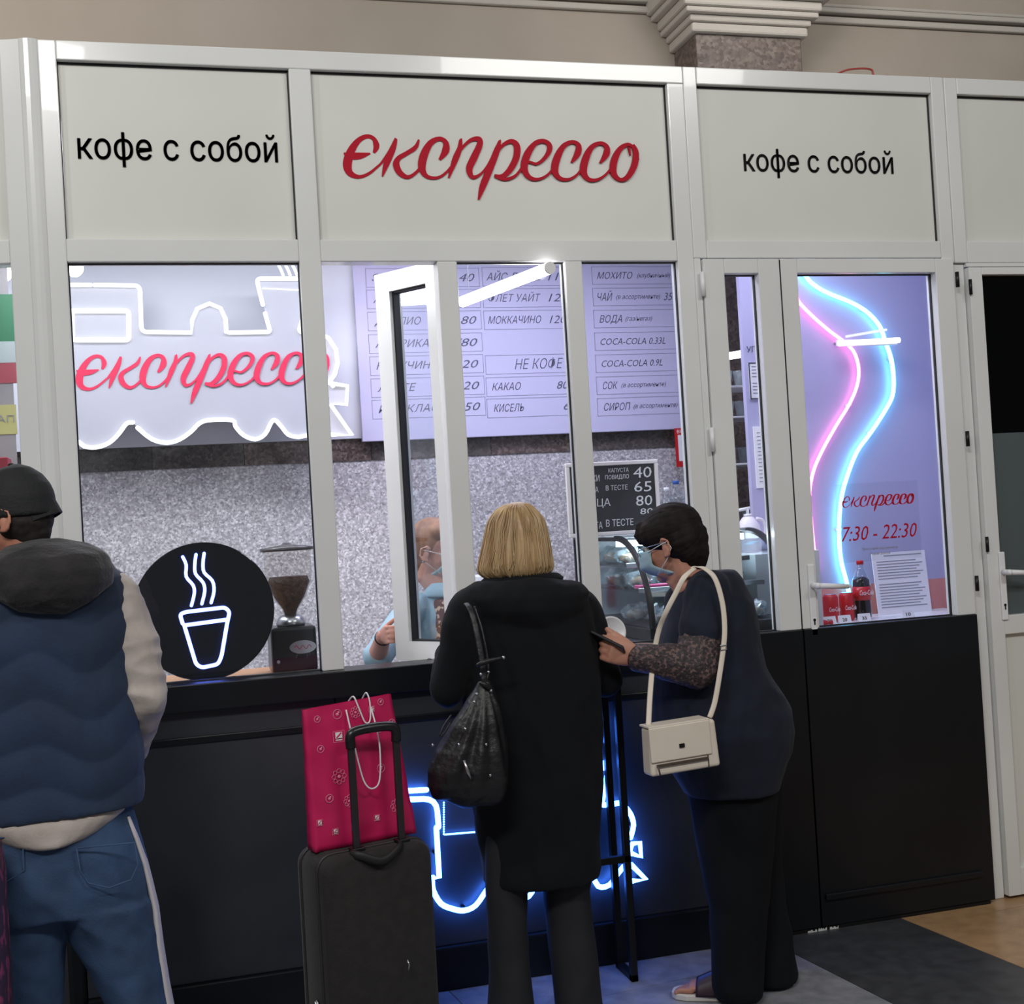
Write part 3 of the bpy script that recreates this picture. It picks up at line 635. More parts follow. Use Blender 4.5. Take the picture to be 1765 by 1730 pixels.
# shelf behind the door with bottle, cans, price tags and a notice sheet
zs = P(1490, 1066, .72).z
sh = thing('shelf', (2.9, .75, zs-.02), 'white shelf behind the door pane carrying cola bottle and cans', 'shelf')
M().box((2.71, .50, zs-.02), (3.55, .899, zs)).build('board', white, sh, bevel=.003)
for x in (2.75, 3.1, 3.5): M().prism([(x, .86, zs-.02), (x, .6, zs-.02), (x, .899, zs-.16), (x, .899, zs-.02)], (.01, 0, 0)).build('bracket', steel, sh)
sc = FPX/5.15
cola = mat('cola', '1a0c0a', .08); colared = mat('cola_red', 'c0101c', .3); petm = glass('pet', 'eef2f4', 1, 0, 1.5)
wlab = mat('white_lettering', 'f0f0f0', .5)
def bottle(px, ybot, Y, hgt, r, liquid, lab, capc, label, text_=None, fill=.72, labc=None, grp=None, zz=None):
    c = P(px, ybot, Y); c.z = zs if zz is None else zz; t = thing('bottle', c, label, 'bottle', grp)
    prof = [(r*.8, 0), (r, .012), (r, hgt*.12), (r*.93, hgt*.32), (r, hgt*.55), (r*.95, hgt*.66), (r*.6, hgt*.80), (r*.36, hgt*.88), (r*.34, hgt*.94)]
    M().lathe(c, prof, 24).build('body', petm if liquid is None else petm, t, smooth=True)
    if liquid: M().lathe(c, [(x*.95, h+.002) for x, h in prof if h < hgt*fill]+[(r*.5, hgt*fill)], 24).build('liquid', liquid, t, smooth=True)
    M().lathe(c+Vector((0, 0, hgt*.93)), [(r*.40, 0), (r*.41, hgt*.06), (r*.36, hgt*.07)], 20).build('cap', capc, t, smooth=True)
    if labc:
        z0, z1 = hgt*.33, hgt*.56; M().lathe(c, [(r*1.005, z0), (r*1.012, (z0+z1)/2), (r*1.005, z1)], 24).build('label_sleeve', labc, t, smooth=True)
    if text_:
        z0 = hgt*.42; a = c+Vector((-r*.85, -r*1.03, z0)); text(text_, a, a+Vector((r*1.7, 0, 0)), r*.55, wlab, t, shear=.35)
    return t
bottle(1488, 1066, .70, .262, .040, cola, None, colared, 'dark cola bottle with red label and cap standing behind the door pane', 'Coca-Cola', labc=colared)
def can(px, Y, label):
    c = P(px, 1066, Y); c.z = zs; r = .033; h = .125; t = thing('drink_can', c, label, 'can')
    M().lathe(c, [(r*.78, 0), (r, .012), (r, h-.014), (r*.8, h-.002)], 24).build('body', colared, t, smooth=True)
    M().lathe(c+Vector((0, 0, h-.003)), [(r*.8, 0), (r*.8, .003), (r*.7, .002)], 24).build('lid', steel, t, smooth=True)
    a = c+Vector((-r*.8, -r*1.02, h*.4)); text('Coca-Cola', a, a+Vector((r*1.6, 0, .0)), r*.6, wlab, t, shear=.35)
can(1433, .68, 'red cola can on the shelf, the one nearer the door handle'); can(1461, .70, 'red cola can on the shelf, the one beside the cola bottle')
random.seed(5)
tagn = ['small white price tag in front of the left red can', 'small white price tag in front of the right red can', 'small white price tag in front of the cola bottle', 'small white price tag standing below the notice sheet']
for i, x in enumerate((1432, 1458, 1492, 1568)):
    c = P(x, 1072, .56); c.z = zs; t = thing('price_tag', c, tagn[i], 'price tag', 'price tags on the shelf'); w = .030
    M().prism([c+Vector((-w, 0, 0)), c+Vector((-w, .018, 0)), c+Vector((-w, .012, .038))], (2*w, 0, 0)).build('card', paper, t)
    text(('20', '20', '35', '10')[i], c+Vector((-.012, -.0008+.004, .012)), c+Vector((.010, -.0008+.004, .012)), .014, blkink, t, up=(0, .3, 1))
# small sweets on the shelf
c = P(1418, 1078, .55); c.z = zs
s = M(); s.ell(c+Vector((0, 0, .014)), (.03, .014, .014)); s.tube([c+Vector((-.045, 0, .014)), c+Vector((-.028, 0, .014))], [.012, .004], 8); s.tube([c+Vector((.028, 0, .014)), c+Vector((.045, 0, .014))], [.004, .012], 8)
s.build('wrapped_sweet', colared, smooth=True, label='small red wrapped sweet at left end of the shelf behind the handle', cat='sweet')
x0 = P(1511, 1000, .8).x; x1 = P(1603, 1000, .8).x; ztp = P(1556, 950, .84).z
ns = thing('notice_sheet', ((x0+x1)/2, .8, zs), 'white printed notice sheet leaning behind the door pane, right of the bottle', 'paper')
M().prism([(x0, .80, zs), (x0, .804, zs), (x0, .834, ztp), (x0, .83, ztp)], (x1-x0, 0, 0)).build('sheet', paper, ns)
s = M(); H = ztp-zs
for i in range(19):
    if i in (1, 9): continue
    f = 1-(.06+i*.046); y = .80+.03*f-.001; z = zs+H*f; wl = (.3, .86)[i > 0]; xx = x0+.02*(1 if i else 3)
    s.add([(xx, y, z), (x0+(x1-x0)*(.93-.06*(i*7 % 3)), y, z), (x0+(x1-x0)*(.93-.06*(i*7 % 3)), y+.0015, z+.0045), (xx, y+.0015, z+.0045)], [(0, 1, 2, 3)])
s.build('print', greyink, ns)

# inner counter and window sill
wood = mat('beech_worktop', 'c99a72', .4, var='b98659', vs=6, stretch=(1, 8, 8))
ct = thing('inner_counter', (.6, .5, 0), 'beech worktop with white front running inside behind the windows', 'counter')
zct = P(440, 1163, .35).z
M().box((-.9, .20, zct-.03), (.50, .60, zct)).build('worktop', wood, ct, bevel=.004)
M().box((-.88, .23, 0), (.49, .57, zct-.03)).build('cabinet', white, ct)
M().box((XA, .072, ZS-.035), (XI, .16, ZS-.012)).build('window_sill', white, wf, bevel=.003)

bc = thing('back_counter', (.6, 1.5, 0), 'low back counter with grey top along the granite wall', 'counter')
M().box((.2, 1.30, .83), (1.74, 1.735, .86)).build('worktop', mat('grey_worktop', '8d8f92', .4), bc, bevel=.003); M().box((.22, 1.33, 0), (1.72, 1.735, .83)).build('cabinet', white, bc)
sk = thing('side_cabinet', (2.56, .72, 0), 'narrow white cabinet right of the display case carrying the pump jug', 'cabinet'); ZK = P(1295, 952, .7).z
M().box((2.40, .50, 0), (2.70, .885, ZK)).build('body', white, sk, bevel=.003)
# round sign with neon cup
YR = .155; c = P(352, 1055, YR); Rr = P(472, 1055, YR).x-P(232, 1055, YR).x; Rr = Rr/2*1.02
c.z = ZS-.012+Rr; rs = thing('cup_sign', (c.x, YR, ZS-.012), 'round black sign with glowing neon takeaway cup on the window sill', 'sign')
s = M(); s.lathe(c+Vector((0, 0, 0)), [(Rr, 0), (Rr, .018)], 72, ax=(0, -1, 0)); s.build('disc', mat('black_acrylic', '0b0e13', .12, spec=.6), rs, bevel=.003)
dz = c.z-P(352, 1055, YR-.02).z
def cup(pts, k=1, r=.0065, nm='neon_tube'):
    q = [P(x, y, YR-.028)+Vector((0, 0, dz)) for x, y in pts]; q = smoothpts([tuple(p) for p in q], 3) if k > 1 else q
    s = M(); s.tube(q, r, 8); s.ell(q[0], (r,)*3, nu=8, nv=5); s.ell(q[-1], (r,)*3, nu=8, nv=5); s.build(nm, neonbw, rs, smooth=True)
neonbw = emis('cool_neon', [.14, .20, 1.0], 9)
cup(corner([(315, 1076), (310, 1060), (320, 1056), (388, 1048), (396, 1056), (392, 1073), (382, 1132), (376, 1146), (348, 1152), (338, 1146), (318, 1080)], 6))
cup([(318, 1079), (392, 1069)])
for q in ([(315, 961), (321, 975), (321, 995), (333, 1010), (335, 1024), (330, 1045)], [(338, 957), (336, 972), (337, 990), (350, 1005), (353, 1020), (348, 1042)], [(352, 955), (350, 972), (352, 988), (366, 1002), (369, 1020), (364, 1040)]): cup(q, 3, .0055)

# coffee grinder
g0 = P(507, 1155, .36); g0.z = zct; gr = thing('coffee_grinder', g0, 'black coffee grinder with clear bean hopper on the worktop beside the round sign', 'coffee grinder')
k = FPX/4.86; hh = [(P(507, y, .36).z-zct) for y in (1155, 1078, 1064, 1050, 990, 958, 948)]
M().box((g0.x-.082, .30, zct), (g0.x+.082, .47, zct+hh[1]-.0)).build('body', mat('grinder_black', '16191a', .25), gr, bevel=.012)
M().lathe(g0+Vector((0, .02, hh[1])), [(.05, 0), (.055, .01), (.045, .03), (.03, .04)], 24).build('collar', steel, gr, smooth=True)
zz = g0+Vector((0, .02, hh[1]+.03)); hp_ = [(.022, 0), (.03, .03), (.06, .075), (.082, .13), (.085, .15), (.086, .235), (.088, .245)]
M().lathe(zz, hp_, 32).build('hopper', glass('hopper_plastic', 'f2f0ee', .8, .05, 1.3), gr, smooth=True)
M().lathe(zz, [(.018, .002), (.026, .03), (.055, .075), (.077, .13), (.07, .150), (.03, .142)], 28).build('coffee_beans', mat('coffee_beans', '3a2a20', .5, var='5a4434', vs=60, bump=.8, bs=90), gr, smooth=True)
M().lathe(zz+Vector((0, 0, .245)), [(.098, 0), (.098, .012), (.05, .018), (.02, .022), (.012, .03)], 32).build('lid', mat('smoky_lid', '4a4648', .2), gr, smooth=True)
s = M(); bz = zct+hh[1]*.55; s.lathe((g0.x+.03, .299, bz), [(.032, 0), (.032, .003)], 24, ax=(0, -1, 0))
for i, v in enumerate(s.v): s.v[i] = Vector((g0.x+.03+(v.x-g0.x-.03)*1.5, v.y, bz+(v.z-bz)*.75))
bd = s.build('badge', steel, gr, label='silver oval badge')
s = M(); pts = [(g0.x+.0+.06*t, .2945, bz+.007*math.sin(t*16)) for t in [i/24 for i in range(25)]]; s.tube(pts, .0014, 6); s.build('script_mark', mat('red_script', '9a2a3a', .4), bd)
M().lathe((g0.x-.06, .298, zct+.045), [(.006, 0), (.006, .006)], 12, ax=(0, -1, 0)).build('switch', steel, gr)

# refrigerated display case with curved glass ends
XC0, XC1 = 1.765, 2.365; zc0 = P(1075, 1088, .12).z; prof = []
for x, y, Y in ((955, 930, .97), (1000, 930, .68), (1036, 931, .44)): prof.append((Y, P(x, y, Y).z))
ztop = sum(p[1] for p in prof)/3
curve = [(.97, ztop), (.46, ztop)]
for i in range(1, 25):
    a = i/24*math.pi/2; curve.append((.46-.34*math.sin(a), zc0+(ztop-zc0)*(math.cos(a))**.95 if i < 24 else zc0))
curve += [(.97, zc0)]
dc = thing('display_case', ((XC0+XC1)/2, .54, 0), 'curved glass pastry display case with black edges, lit inside, right of the blonde woman', 'display case')
M().box((XC0, .12, zc0-.05), (XC1, .97, zc0)).build('base', blackm, dc, bevel=.004)
M().box((XC0+.01, .15, 0), (XC1-.01, .95, zc0-.05)).build('plinth', mat('case_grey', '5c6066', .4), dc, bevel=.004)
cg = glass('case_glass', 'f4f8fa', .7, 0, 1.18)
for x in (XC0, XC1-.02):
    e = M(); cc = [Vector((x+.01, y, z)) for y, z in curve[:-1]]
    e.tube(cc, .013, 6); e.tube([cc[0], Vector((x+.01, .97, zc0))], .013, 6); e.build('edge_frame', blackm, dc, bevel=0)
    g = M(); g.prism([(x+.008, y, z) for y, z in curve], (.004, 0, 0)); g.build('end_pane', cg, dc)
s = M(); cc = curve[1:-1]; s.loft([[Vector((XC0+.02, y, z)), Vector((XC1-.02, y, z)), Vector((XC1-.02, y+.003, z+.002)), Vector((XC0+.02, y+.003, z+.002))] for y, z in cc]); s.build('curved_pane', cg, dc)
M().box((XC0, .46, ztop), (XC1, .97, ztop+.012)).build('top_plate', mat('top_glass', 'b9c3c8', .1), dc, bevel=.002)
M().box((XC0+.03, .46, ztop-.035), (XC1-.03, .52, ztop-.012)).build('light_tube', emis('case_light', [.86, .95, 1], 22), dc)
M().box((XC0+.01, .955, zc0), (XC1-.01, .97, ztop)).build('rear_panel', mat('case_back', 'c9d6de', .3), dc)
shz = [zc0+(ztop-zc0)*.40, zc0+(ztop-zc0)*.68]; shy = [.30, .42]
for z, y in zip(shz, shy):
    f = M().box((XC0+.03, y, z-.006), (XC1-.03, .94, z)).build('shelf', cg, dc); M().box((XC0+.03, y-.006, z-.012), (XC1-.03, y, z+.008)).build('shelf_rail', steel, f, bevel=.002)
random.seed(11)
bagm = glass('cling_bag', 'e3f2f6', 1, .12, 1.6, .22, 'dfeef4'); bread = mat('bread', 'c9966a', .6, var='a87048', vs=20)
spots = [(zc0, .26), (zc0, .55), (shz[0], .48), (shz[0], .75), (shz[1], .58), (shz[1], .8)]
desc = ['on the case floor in front', 'on the case floor at the back', 'on the middle shelf in front', 'on the middle shelf at the back', 'on the top shelf in front', 'on the top shelf at the back']
where = ['at the left end', 'left of centre', 'right of centre', 'at the right end']
for k, (z, y) in enumerate(spots):
    for i in range(4):
        x = XC0+.11+i*.128; c = Vector((x, y, z)); rr = random.uniform(.85, 1.05)
        t = thing('wrapped_pastry', c, 'pastry in clear crinkled bag %s, %s' % (desc[k], where[i]), 'pastry', 'wrapped pastries in the display case')
        s = M(); s.ell(c+Vector((0, 0, .024)), (.042*rr, .062*rr, .022), nu=12, nv=8)
        s.build('pastry', bread if (k+i) % 3 else mat('dark_pastry', '8a5a3c', .6, var='b98a60', vs=15), t, smooth=True)
        s = M(); s.ell(c+Vector((0, 0, .034)), (.056*rr, .085*rr, .033), nu=22, nv=12)
        s.v = [v+Vector((noise.noise(v*40), noise.noise(v*40+Vector((9, 0, 0))), noise.noise(v*45+Vector((0, 9, 0)))))*.022 for v in s.v]
        for v in s.v: v.z = max(v.z, z+.0005)
        s.build('bag', bagm, t)
# tray with pink paper on the middle shelf
M().box((XC0+.05, .33, shz[0]+.002), (XC0+.22, .40, shz[0]+.016)).build('paper_tray', mat('pink_tray', 'd84a86', .5), bevel=.003, label='pink paper tray at front of the middle case shelf', cat='tray')

# chalk price board on top of the case
YB = .60; zt0 = ztop+.012
A = P(980, 912, YB); B = P(1138, 895, YB); x0, x1 = A.x, B.x; zT = P(1060, 795, YB).z
kb = thing('chalkboard', ((x0+x1)/2, YB, zt0), 'white framed chalkboard price list standing on top of the pastry case', 'chalkboard')
H = zT-zt0; fr = mat('white_wood', 'e4ddda', .5); s = M(); w = .016
s.box((x0, YB-.012, zt0), (x1, YB+.006, zt0+w)); s.box((x0, YB-.012, zT-w), (x1, YB+.006, zT)); s.box((x0, YB-.012, zt0+w), (x0+w, YB+.006, zT-w)); s.box((x1-w, YB-.012, zt0+w), (x1, YB+.006, zT-w))
s.build('frame', fr, kb, bevel=.003)
cbp = M().box((x0+w, YB-.004, zt0+w), (x1-w, YB+.002, zT-w)).build('slate', mat('slate', '2c2c2f', .8, var='38383b', vs=9), kb)
M().prism([(x0+.1, YB+.006, zT-.05), (x0+.1, YB+.09, zt0), (x0+.1, YB+.10, zt0), (x0+.1, YB+.006, zT-.03)], (.02, 0, 0)).build('stay', fr, kb)
chalk = mat('chalk', 'dedede', .9)
def ch(st, u0, u1, v, h): 
    W_ = x1-x0; text(st, (x0+u0*W_, YB-.0045, zt0+v*H), (x0+u1*W_, YB-.0045, zt0+v*H), h*H, chalk, cbp, depth=.0008, shear=.06)
ch('КАПУСТА', .46, .68, .85, .055); ch('ПИРОЖКИ', .07, .36, .74, .085); ch('ПОВИДЛО', .42, .68, .76, .055); ch('40', .73, .93, .76, .15)
ch('СОСИСКА', .07, .34, .59, .075); ch('В ТЕСТЕ', .42, .66, .61, .065); ch('65', .73, .92, .57, .14)
ch('ПИЦЦА', .07, .46, .40, .10); ch('80', .74, .92, .38, .14); ch('80', .78, .92, .26, .08)
ch('КОТЛЕТА', .07, .36, .10, .09); ch('В ТЕСТЕ', .40, .70, .12, .09)
# things standing on the case
def bottle2(px, py_top, Y, r, h, label, capc):
    c = P(px, 900, Y); c.z = zt0; return bottle(px, 900, Y, h, r, None, None, capc, label, zz=zt0)
bcap = mat('blue_cap', '1f4f9c', .4)
wt = mat('water', 'b9c9dc', .05)
bottle(1169, 900, .62, P(1169, 828, .62).z-zt0, .036, None, None, bcap, 'clear water bottle with blue cap on case behind the dark-haired woman', zz=zt0)
bottle(1152, 900, .80, P(1152, 840, .8).z-zt0, .030, None, None, white, 'clear bottle with pale cap between chalkboard and blue-capped bottle', zz=zt0)
bottle(1322, 940, .60, P(1322, 935, .6).z-ZK, .026, None, None, bcap, 'small clear bottle with blue cap beside the white jug', zz=ZK)
c = P(1291, 925, .72); c.z = ZK; jg = thing('pump_jug', c, 'white plastic jug with pump top on case in the narrow pane', 'jug'); hj = P(1291, 890, .72).z-ZK
s = M(); s.lathe(c, [(.042, 0), (.052, .01), (.054, hj*.55), (.050, hj*.75), (.026, hj*.97), (.018, hj)], 24); s.build('body', mat('milky_plastic', 'e6dfe8', .35), jg, smooth=True)
s = M(); hx_ = [c+Vector((.030, -.02, hj*.93)), c+Vector((.062, -.02, hj*.85)), c+Vector((.068, -.02, hj*.55)), c+Vector((.050, -.02, hj*.42))]; s.tube([Vector(q) for q in smoothpts([tuple(q) for q in hx_], 4)], .008, 8); s.build('grip', mat('milky_plastic', 'e6dfe8'), jg, smooth=True)
s = M(); s.tube([c+Vector((0, 0, hj)), c+Vector((0, 0, hj+.035))], .007, 8); s.tube([c+Vector((-.04, 0, hj+.03)), c+Vector((.012, 0, hj+.037))], .007, 8); s.lathe(c+Vector((0, 0, hj)), [(.018, 0), (.018, .012)], 16); s.build('pump', white, jg, smooth=True)
# red warning sheet on the back wall
A = P(1166, 805, 1.66); B = P(1166, 738, 1.66); x0 = A.x; wn = thing('warning_sheet', (x0+.08, 1.66, A.z), 'red edged warning sheet on the back wall right of the chalkboard', 'sign')
M().box((x0, 1.655, A.z), (x0+.17, 1.66, B.z)).build('sheet', colared, wn); M().box((x0+.015, 1.6535, A.z+.03), (x0+.155, 1.6545, B.z-.035)).build('white_field', paper, wn)
text('ВНИМАНИЕ', (x0+.012, 1.6545, B.z-.026), (x0+.158, 1.6545, B.z-.026), .017, wlab, wn)
s = M(); s.box((x0+.05, 1.651, A.z+.055), (x0+.11, 1.6535, A.z+.10)); s.lathe((x0+.08, 1.651, A.z+.077), [(.014, 0), (.014, .004)], 16, ax=(0, -1, 0)); s.build('camera_mark', blkink, wn)
# bottle rack seen through the narrow pane
xr0 = P(1258, 700, 1.3).x; rk = thing('bottle_rack', (xr0+.06, 1.35, 0), 'narrow white shelf rack with glassware behind the narrow door pane', 'rack')
for x in (xr0-.06, xr0+.20): M().box((x, 1.2, 0), (x+.012, 1.45, 2.08)).build('upright', steel, rk)
zz_ = []
for y in (1000, 905, 800, 720, 668): z = P(1262, y, 1.3).z; zz_.append(z); M().box((xr0-.05, 1.2, z-.01), (xr0+.20, 1.45, z)).build('shelf', white, rk, bevel=.002)
M().tube([P(1254, 614, 1.22), P(1283, 609, 1.22)], .018, 10).build('lamp_tube', emis('lamp_tube', [1, .97, 1], 7), rk, smooth=True)
nm_ = ['lowest', 'second', 'third', 'fourth', 'top']
cupm = glass('cup_plastic', 'eef4f6', 1, .02, 1.5, .15, 'e8f0f4')
for j, z in enumerate(zz_):
    for i in range(3):
        c = Vector((xr0-.01+i*.07, 1.30, z)); s = M(); s.lathe(c, [(.022, 0), (.030, .075), (.031, .08), (.027, .079), (.02, .004)], 18)
        s.build('plastic_cup', cupm, smooth=True, loc=c, label='clear plastic cup %s on the %s rack shelf' % (('left', 'middle', 'right')[i], nm_[j]), cat='cup', group='clear cups on the narrow rack')
# steel bowl at the foot of the narrow pane
c = P(1325, 1082, .10); c.z = ZS-.005
cdish = P(1324, 1064, .2); s = M(); s.lathe((cdish.x, .22, zc0+.03), [(.012, .0), (.030, -.012), (.033, -.014), (.028, -.010), (.010, -.002)], 24, ax=(0, 1, 0))
# paper packet on the back counter
c = P(834, 1005, 1.5); c.z = .86; hpk = P(834, 990, 1.5).z-.86; pk = thing('paper_packet', c, 'white paper packet with red mark behind the left shoulder of the blonde woman', 'packet')
M().box((c.x-.05, 1.45, .86), (c.x+.055, 1.56, .86+hpk)).build('packet', paper, pk, bevel=.008); M().box((c.x-.051, 1.4485, .86+hpk*.6), (c.x-.005, 1.45, .86+hpk*.9)).build('mark', colared, pk)
# white round lid held out at the window
c = P(1052, 1069, .02); YL = -.030; c = P(1053, 1070, YL); s = M(); ax = Vector((.1, -1, .22)).normalized(); rd = .054; c.z = ZS+rd*1.0
s.lathe(c, [(rd, 0), (rd*1.03, .003), (rd, .008), (rd*.88, .006), (rd*.82, .001)], 36, ax=ax); s.build('plate', white, smooth=True, label='white round plate leaning on the frame post above the phone hand', cat='plate')
# posters behind the angled left window
yp = .75
ps = thing('poster', (P(-20, 780, yp).x, yp, P(0, 790, yp).z), 'green and red advertising poster behind the angled window at left edge', 'poster')
def pq(y0, y1, col, nm, dy=0): 
    a = P(-60, y0, yp); b = P(30, y1, yp); return M().box((a.x-.4, yp-.004-dy, b.z), (b.x, yp+.004, a.z)).build(nm, mat(nm, col, .5, var=None), ps)
pq(440, 800, '8d898d', 'grey_field'); pq(508, 590, '2a6f4e', 'green_field', .002); pq(590, 625, 'a8b4b6', 'white_field', .003); pq(625, 660, 'a04a56', 'red_field', .002); pq(700, 748, 'aeaa70', 'yellow_field', .003)
A = P(-12, 728, yp-.01); text('ЛАП', (A.x-.02, yp-.0085, A.z), (A.x+.075, yp-.0085, A.z), .025, greyink, ps)
a = P(-40, 790, .5); b = P(18, 860, .5); M().box((a.x-.3, .48, b.z), (b.x, .6, a.z)).build('red_box', mat('red_box', '8e1f33', .5), label='dark red box behind the angled window beside the capped man', cat='box', bevel=.004)
# ------------------------------------------------------------------ hall side: neon train, stand, suitcase, bag
YF = -.012
nt4 = thing('train_neon', P(900, 1600, YF), 'blue-white neon outline of a locomotive on the black kiosk front behind the blonde woman', 'neon sign')
def fneon(pts, r=.0095, k=1, dots=False):
    q = [P(x, y, YF-.03) for x, y in pts]
    if k > 1: q = [Vector(v) for v in smoothpts([tuple(v) for v in q], k)]
    s = M(); s.tube(q, r, 8); s.ell(q[0], (r,)*3, nu=8, nv=5); s.ell(q[-1], (r,)*3, nu=8, nv=5); s.build('neon_tube', neonblue, nt4, smooth=True)
fneon([(640, 1366), (735, 1361)]); fneon(corner([(640, 1380), (752, 1376), (756, 1425)], 22)); fneon([(752, 1426), (757, 1512), (746, 1512)])
fneon([(745, 1518), (747, 1535), (760, 1557), (780, 1566), (800, 1569), (820, 1560), (838, 1535), (850, 1524)], k=3)
fneon([(868, 1522), (884, 1552), (912, 1544), (924, 1522), (940, 1518), (955, 1540), (985, 1546), (1010, 1510), (1018, 1502), (1031, 1527), (1050, 1525), (1063, 1508), (1074, 1494)], k=3)
fneon([(800, 1350), (845, 1350), (850, 1410), (985, 1400), (985, 1320)], k=1)
fneon(corner([(1010, 1318), (1050, 1314), (1037, 1388), (1072, 1383)], 6)); fneon([(1036, 1324), (1042, 1323)]); fneon([(1035, 1239), (1043, 1245), (1043, 1262), (1034, 1276)], k=3); fneon([(1006, 1245), (1014, 1262), (1008, 1282)], k=3)
fneon([(1080, 1393), (1088, 1405), (1092, 1422), (1087, 1443)], k=3)
fneon([(1086, 1464), (1090, 1454), (1103, 1452), (1105, 1476), (1087, 1470)]); fneon([(1088, 1490), (1113, 1515), (1090, 1518)])
s = M()
for i in range(14): p = P(765, 1383+54*i/13, YF-.02); s.ell(p, (.0035,)*3, nu=6, nv=4)
for i in range(22): p = P(767+60*i/21, 1438-5*i/21, YF-.02); s.ell(p, (.0035,)*3, nu=6, nv=4)
s.build('led_dots', neonblue, nt4, smooth=True, kind='stuff')
for x, y in ((752, 1470), (800, 1566), (1043, 1350), (1089, 1420), (912, 1544), (700, 1379), (1105, 1515)):
    p = P(x, y, YF-.03); M().box((p.x-.006, YF-.028, p.z-.006), (p.x+.006, YF, p.z+.006)).build('clip', blackm, nt4)

# bag stand of black square tube
A = PZ(1093, 1690); B = PZ(1045, 1646); st_ = thing('bag_stand', (A.x-.1, (A.y+B.y)/2, 0), 'black square tube bag stand between the blonde and dark-haired women', 'stand')
h_ = 1.0; t_ = .012; sx = .20
def sq(a, b, nm):
    d = (b-a); u = Vector((0, 0, 1)) if abs(d.normalized().z) < .9 else Vector((1, 0, 0)); v = d.cross(u).normalized()*t_; w = d.cross(v).normalized()*t_
    M().obox((a+b)/2, d/2+d.normalized()*t_, v, w).build(nm, blackm, st_, bevel=.002)
ya, yb = A.y, min(B.y, -.07); xa = A.x; xb_ = xa+(B.x-A.x)*(.6); pts = {}
for i, (x, y) in enumerate(((xa, ya), (xa, yb), (xa-sx, ya), (xa-sx, yb))): sq(Vector((x, y, t_)), Vector((x, y, h_)), 'post')
for x in (xa, xa-sx):
    for z in (t_, h_): sq(Vector((x, ya, z)), Vector((x, yb, z)), 'side_rail')
zc_ = P(1085, 1478, ya).z
for z in (zc_, h_): sq(Vector((xa, ya, z)), Vector((xa-sx, ya, z)), 'cross_rail')
M().box((xa-sx-.01, ya-.01, h_+.012), (xa+.01, yb+.01, h_+.024)).build('top_plate', blackm, st_, bevel=.002)

# suitcase, turned so its left side shows
k = P(626, 1455, -.72); sw, sd, sh_ = .335, .21, P(626, 1452, -.72).z-.035
sang = R(16); sxv = Vector((math.cos(sang), math.sin(sang), 0)); syv = Vector((-math.sin(sang), math.cos(sang), 0))
S0 = Vector((k.x, k.y, 0)); case = thing('suitcase', S0, 'dark brown-black fabric suitcase with raised pull handle in front of the black panel', 'suitcase')
def scs(x, y, z): return S0+sxv*x+syv*y+Vector((0, 0, z))
fab = mat('suitcase_fabric', '171414', .8, var='1f1b1b', vs=30, bump=.25, bs=260, sheen=.1)
def rbox(x0, x1, y0, y1, z0, z1, r, nm, m, par, n=5, sm=True):
    s = M(); ring = []
    for cxx, czz, a0 in ((x1-r, z1-r, 0), (x0+r, z1-r, 90), (x0+r, z0+r, 180), (x1-r, z0+r, 270)):
        for i in range(n+1): a = R(a0+90*i/n); ring.append((cxx+r*math.cos(a), czz+r*math.sin(a)))
    rr = min(.02, (y1-y0)/3); cxm, czm = (x0+x1)/2, (z0+z1)/2; R_ = []
    for y, k_ in ((y0, rr), (y0+rr*.3, rr*.3), (y0+rr, 0), (y1-rr, 0), (y1-rr*.3, rr*.3), (y1, rr)):
        R_.append([scs(x-(k_ if x > cxm else -k_), y, z-(k_ if z > czm else -k_)) for x, z in ring])
    s.loft(R_); return s.build(nm, m, par, smooth=sm, bevel=0)
body = rbox(-sw/2, sw/2, -sd/2, sd/2, .045, .045+sh_-.01, .045, 'body', fab, case)
zt_ = .035+sh_
for y in (-sd/2+.045, sd/2-.045):
    s = M(); rg = []
    for cxx, czz, a0 in ((sw/2-.045, zt_-.045, 0), (-sw/2+.045, zt_-.045, 90), (-sw/2+.045, .09, 180), (sw/2-.045, .09, 270)):
        for i in range(6): a = R(a0+18*i); rg.append(scs(cxx+.047*math.cos(a), y, czz+.047*math.sin(a)))
    rg.append(rg[0]); s.tube(rg, .004, 6); s.build('zip_piping', mat('piping', '2d2a29', .5), case, smooth=True)
# top: flap, carry grip, telescopic handle
s = M(); pts = [scs(-.075, -sd/2+.02, zt_-.004), scs(-.06, -sd/2-.004, zt_-.005), scs(0, -sd/2-.018, zt_-.028), scs(.06, -sd/2-.004, zt_-.005), scs(.075, -sd/2+.02, zt_-.004)]
s.tube([Vector(q) for q in smoothpts([tuple(q) for q in pts], 5)], .008, 8, flat=1.6); s.build('carry_grip', mat('grip', '1b1a1c', .6), case, smooth=True)
hb = P(640, 1250, k.y).z; hx0, hx1, hy = -.052, .088, -.07; al = mat('handle_alu', '4d4a50', .28, .8)
for x in (hx0, hx1):
    s = M(); c0_ = scs(x, hy, zt_-.02); c1_ = scs(x, hy, hb-.02); s.obox((c0_+c1_)/2, sxv*.010, syv*.007, (c1_-c0_)/2); s.build('handle_tube', al, case, bevel=.003)
    s = M(); c_ = scs(x, hy, zt_+.002); s.obox(c_, sxv*.020, syv*.016, Vector((0, 0, .008))); s.build('handle_socket', blackm, case, bevel=.003)
s = M(); q = [scs(hx0, hy, hb-.045), scs(hx0, hy, hb-.012), scs(hx0+.018, hy, hb), scs((hx0+hx1)/2, hy, hb+.003), scs(hx1-.018, hy, hb), scs(hx1, hy, hb-.012), scs(hx1, hy, hb-.045)]
